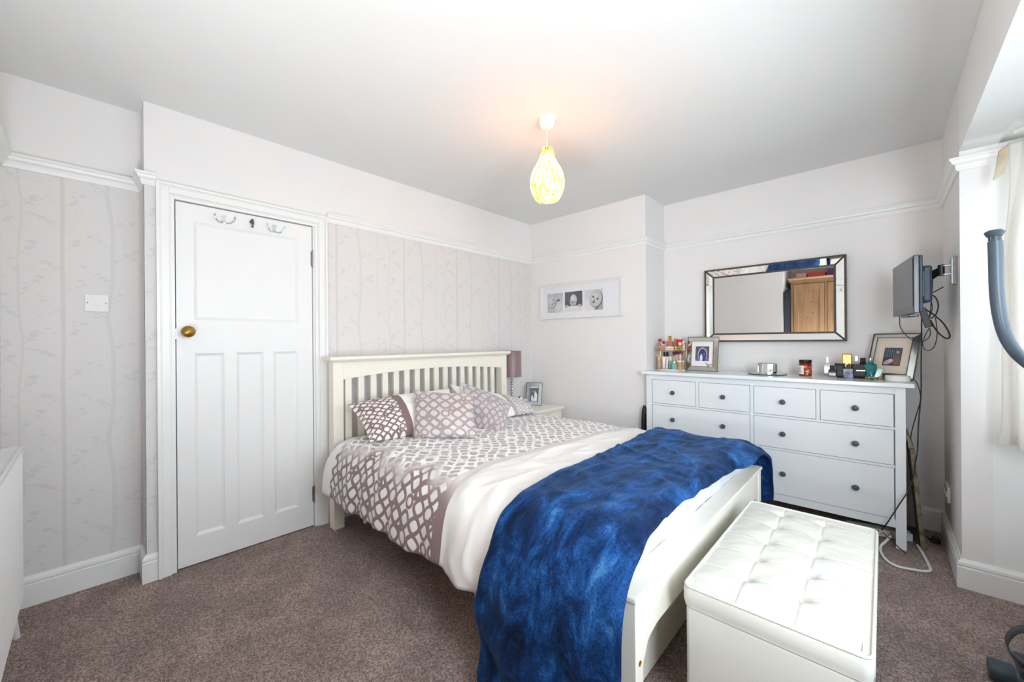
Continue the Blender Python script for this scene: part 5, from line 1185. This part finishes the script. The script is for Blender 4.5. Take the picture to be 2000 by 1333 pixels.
# ================================================================== BEHIND THE CAMERA, SEEN IN THE MIRROR
m_pine = mat('knotty_pine', 'A6825E', .45, var=.25, scale=3.5, c2='927154', stretch=(7,7,.6), spec=.4); m_knot = mat('pine_knot', '5E3718', .5, var=.2)
WX0, WX1, WYf, WYb, WZ = -1.085, .20, -.47, -1.045, 2.19
t = thing('pine_wardrobe', 'tall antique pine wardrobe in the alcove, seen in the mirror', 'wardrobe', ((WX0+WX1)/2,-.76,0))
M().box(WX0,WYb,.0, WX1,WYf-.02,WZ-.06).build('carcass', m_pine, t, smooth=False)
M().sweep([(WX0,WYb),(WX0,WYf),(WX1,WYf),(WX1,WYb)], [(0,WZ-.09),(.0,WZ-.05),(-.0,WZ-.05),(.02,WZ-.03),(.045,WZ-.01),(.045,WZ),(-.02,WZ),(-.02,WZ-.09)]).build('cornice', m_pine, t, angle=20)
M().box(WX0-.02,WYb,WZ-.06, WX1+.02,WYf+.02,WZ-.004).build('top_board', m_pine, t, smooth=False)
M().box(WX0,WYf-.02,.0, WX1,WYf,.14).build('plinth', m_pine, t, smooth=False)
q = M(); wd = (WX1-WX0-.10)/3
for i in range(4): q.box(WX0+i*(wd+.0333)-(0 if i==0 else .0), WYf-.02,.14, WX0+i*(wd+.0333)+.0333-(.0333 if i==3 else 0)*0,WYf,WZ-.09)
q.build('stile', m_pine, t, smooth=False)
for i in range(3):
    x0 = WX0+.0333+i*(wd+.0333); dd = M(); z0, z1 = .145, WZ-.10
    dd.box(x0+.002,WYf-.018,z0, x0+.062,WYf+.004,z1); dd.box(x0+wd-.062,WYf-.018,z0, x0+wd-.002,WYf+.004,z1); dd.box(x0+.062,WYf-.018,z0, x0+wd-.062,WYf+.004,z0+.10); dd.box(x0+.062,WYf-.018,z1-.10, x0+wd-.062,WYf+.004,z1)
    do = dd.build('door', m_pine, t, smooth=False, bevel=.002)
    for xg in (x0-.001, x0+wd-.001): M().box(xg,WYf-.02,z0, xg+.003,WYf+.0045,z1).build('gap_shade_strip', m_dark, do, smooth=False)  # dark strips stand in for the shade in the door gaps
    M().box(x0+.060,WYf-.016,z0+.095, x0+wd-.060,WYf-.008,z1-.095).build('door_panel', m_pine, do, smooth=False)
    q = M(); 
    for k in range(7): q.lathe([(rng.uniform(.006,.014),0),(.004,.0012)], (x0+.08+rng.uniform(0,wd-.16), WYf-.0085, z0+.2+rng.uniform(0,1.6)), 9, MY @ Matrix.Rotation(math.pi,3,'X'))
    q.build('wood_knots', m_knot, do)
    M().ball((x0+wd-.03 if i!=1 else x0+.03,WYf+.016,1.05), .014, 8).build('knob', m_brass, do)
cc = [('7E1E28','folded dark red blanket at the end of the wardrobe top','blanket',.34,.10),('B8402E','red patterned gift box on the wardrobe top','box',.22,.085),('5A2A5E','purple fabric bundle on the wardrobe top','bag',.24,.11),('C98E86','pink storage tub on the wardrobe top','box',.14,.08)]
x_ = WX0 + .06
for hx_, lab, cat, wd_, hh in (cc[3], cc[1], cc[2], cc[0]):
    o = M().box(x_,WYf-.30,WZ+.0005, x_+wd_,WYf-.04,WZ+hh).build({'box':'storage_box','bag':'fabric_bundle','blanket':'folded_blanket'}[cat], mat('stored_'+cat+hx_, hx_, .6, var=.35, scale=30), smooth=False, bevel=.012); tag(o, lab, cat); x_ += wd_ + .015
t = thing('dressing_gown', 'dark navy dressing gown hanging beside the pine wardrobe, seen in the mirror', 'dressing gown', (-1.13,-.42,.75))
m_gown = mat('navy_towelling', '222833', .95, var=.35, scale=60, bump=.3, bscale=120)
q = M(); q.grid(lambda u, v: (-1.155+.055*(.6+.4*math.sin(u*math.pi))*math.sin(u*math.pi*1.0)+.008*math.sin(u*20+v*3), -.62+.34*u+.01*math.sin(v*9), .70+1.32*v-(.06*(2*u-1)**2)*(v>.9)), 40, 40); q.build('gown_body', m_gown, t, angle=180, solid=.012)
M().tube([(-1.16,-.45,2.03),(-1.13,-.45,2.03),(-1.125,-.45,2.05)], .005, 6).build('hook', m_chrome, t)
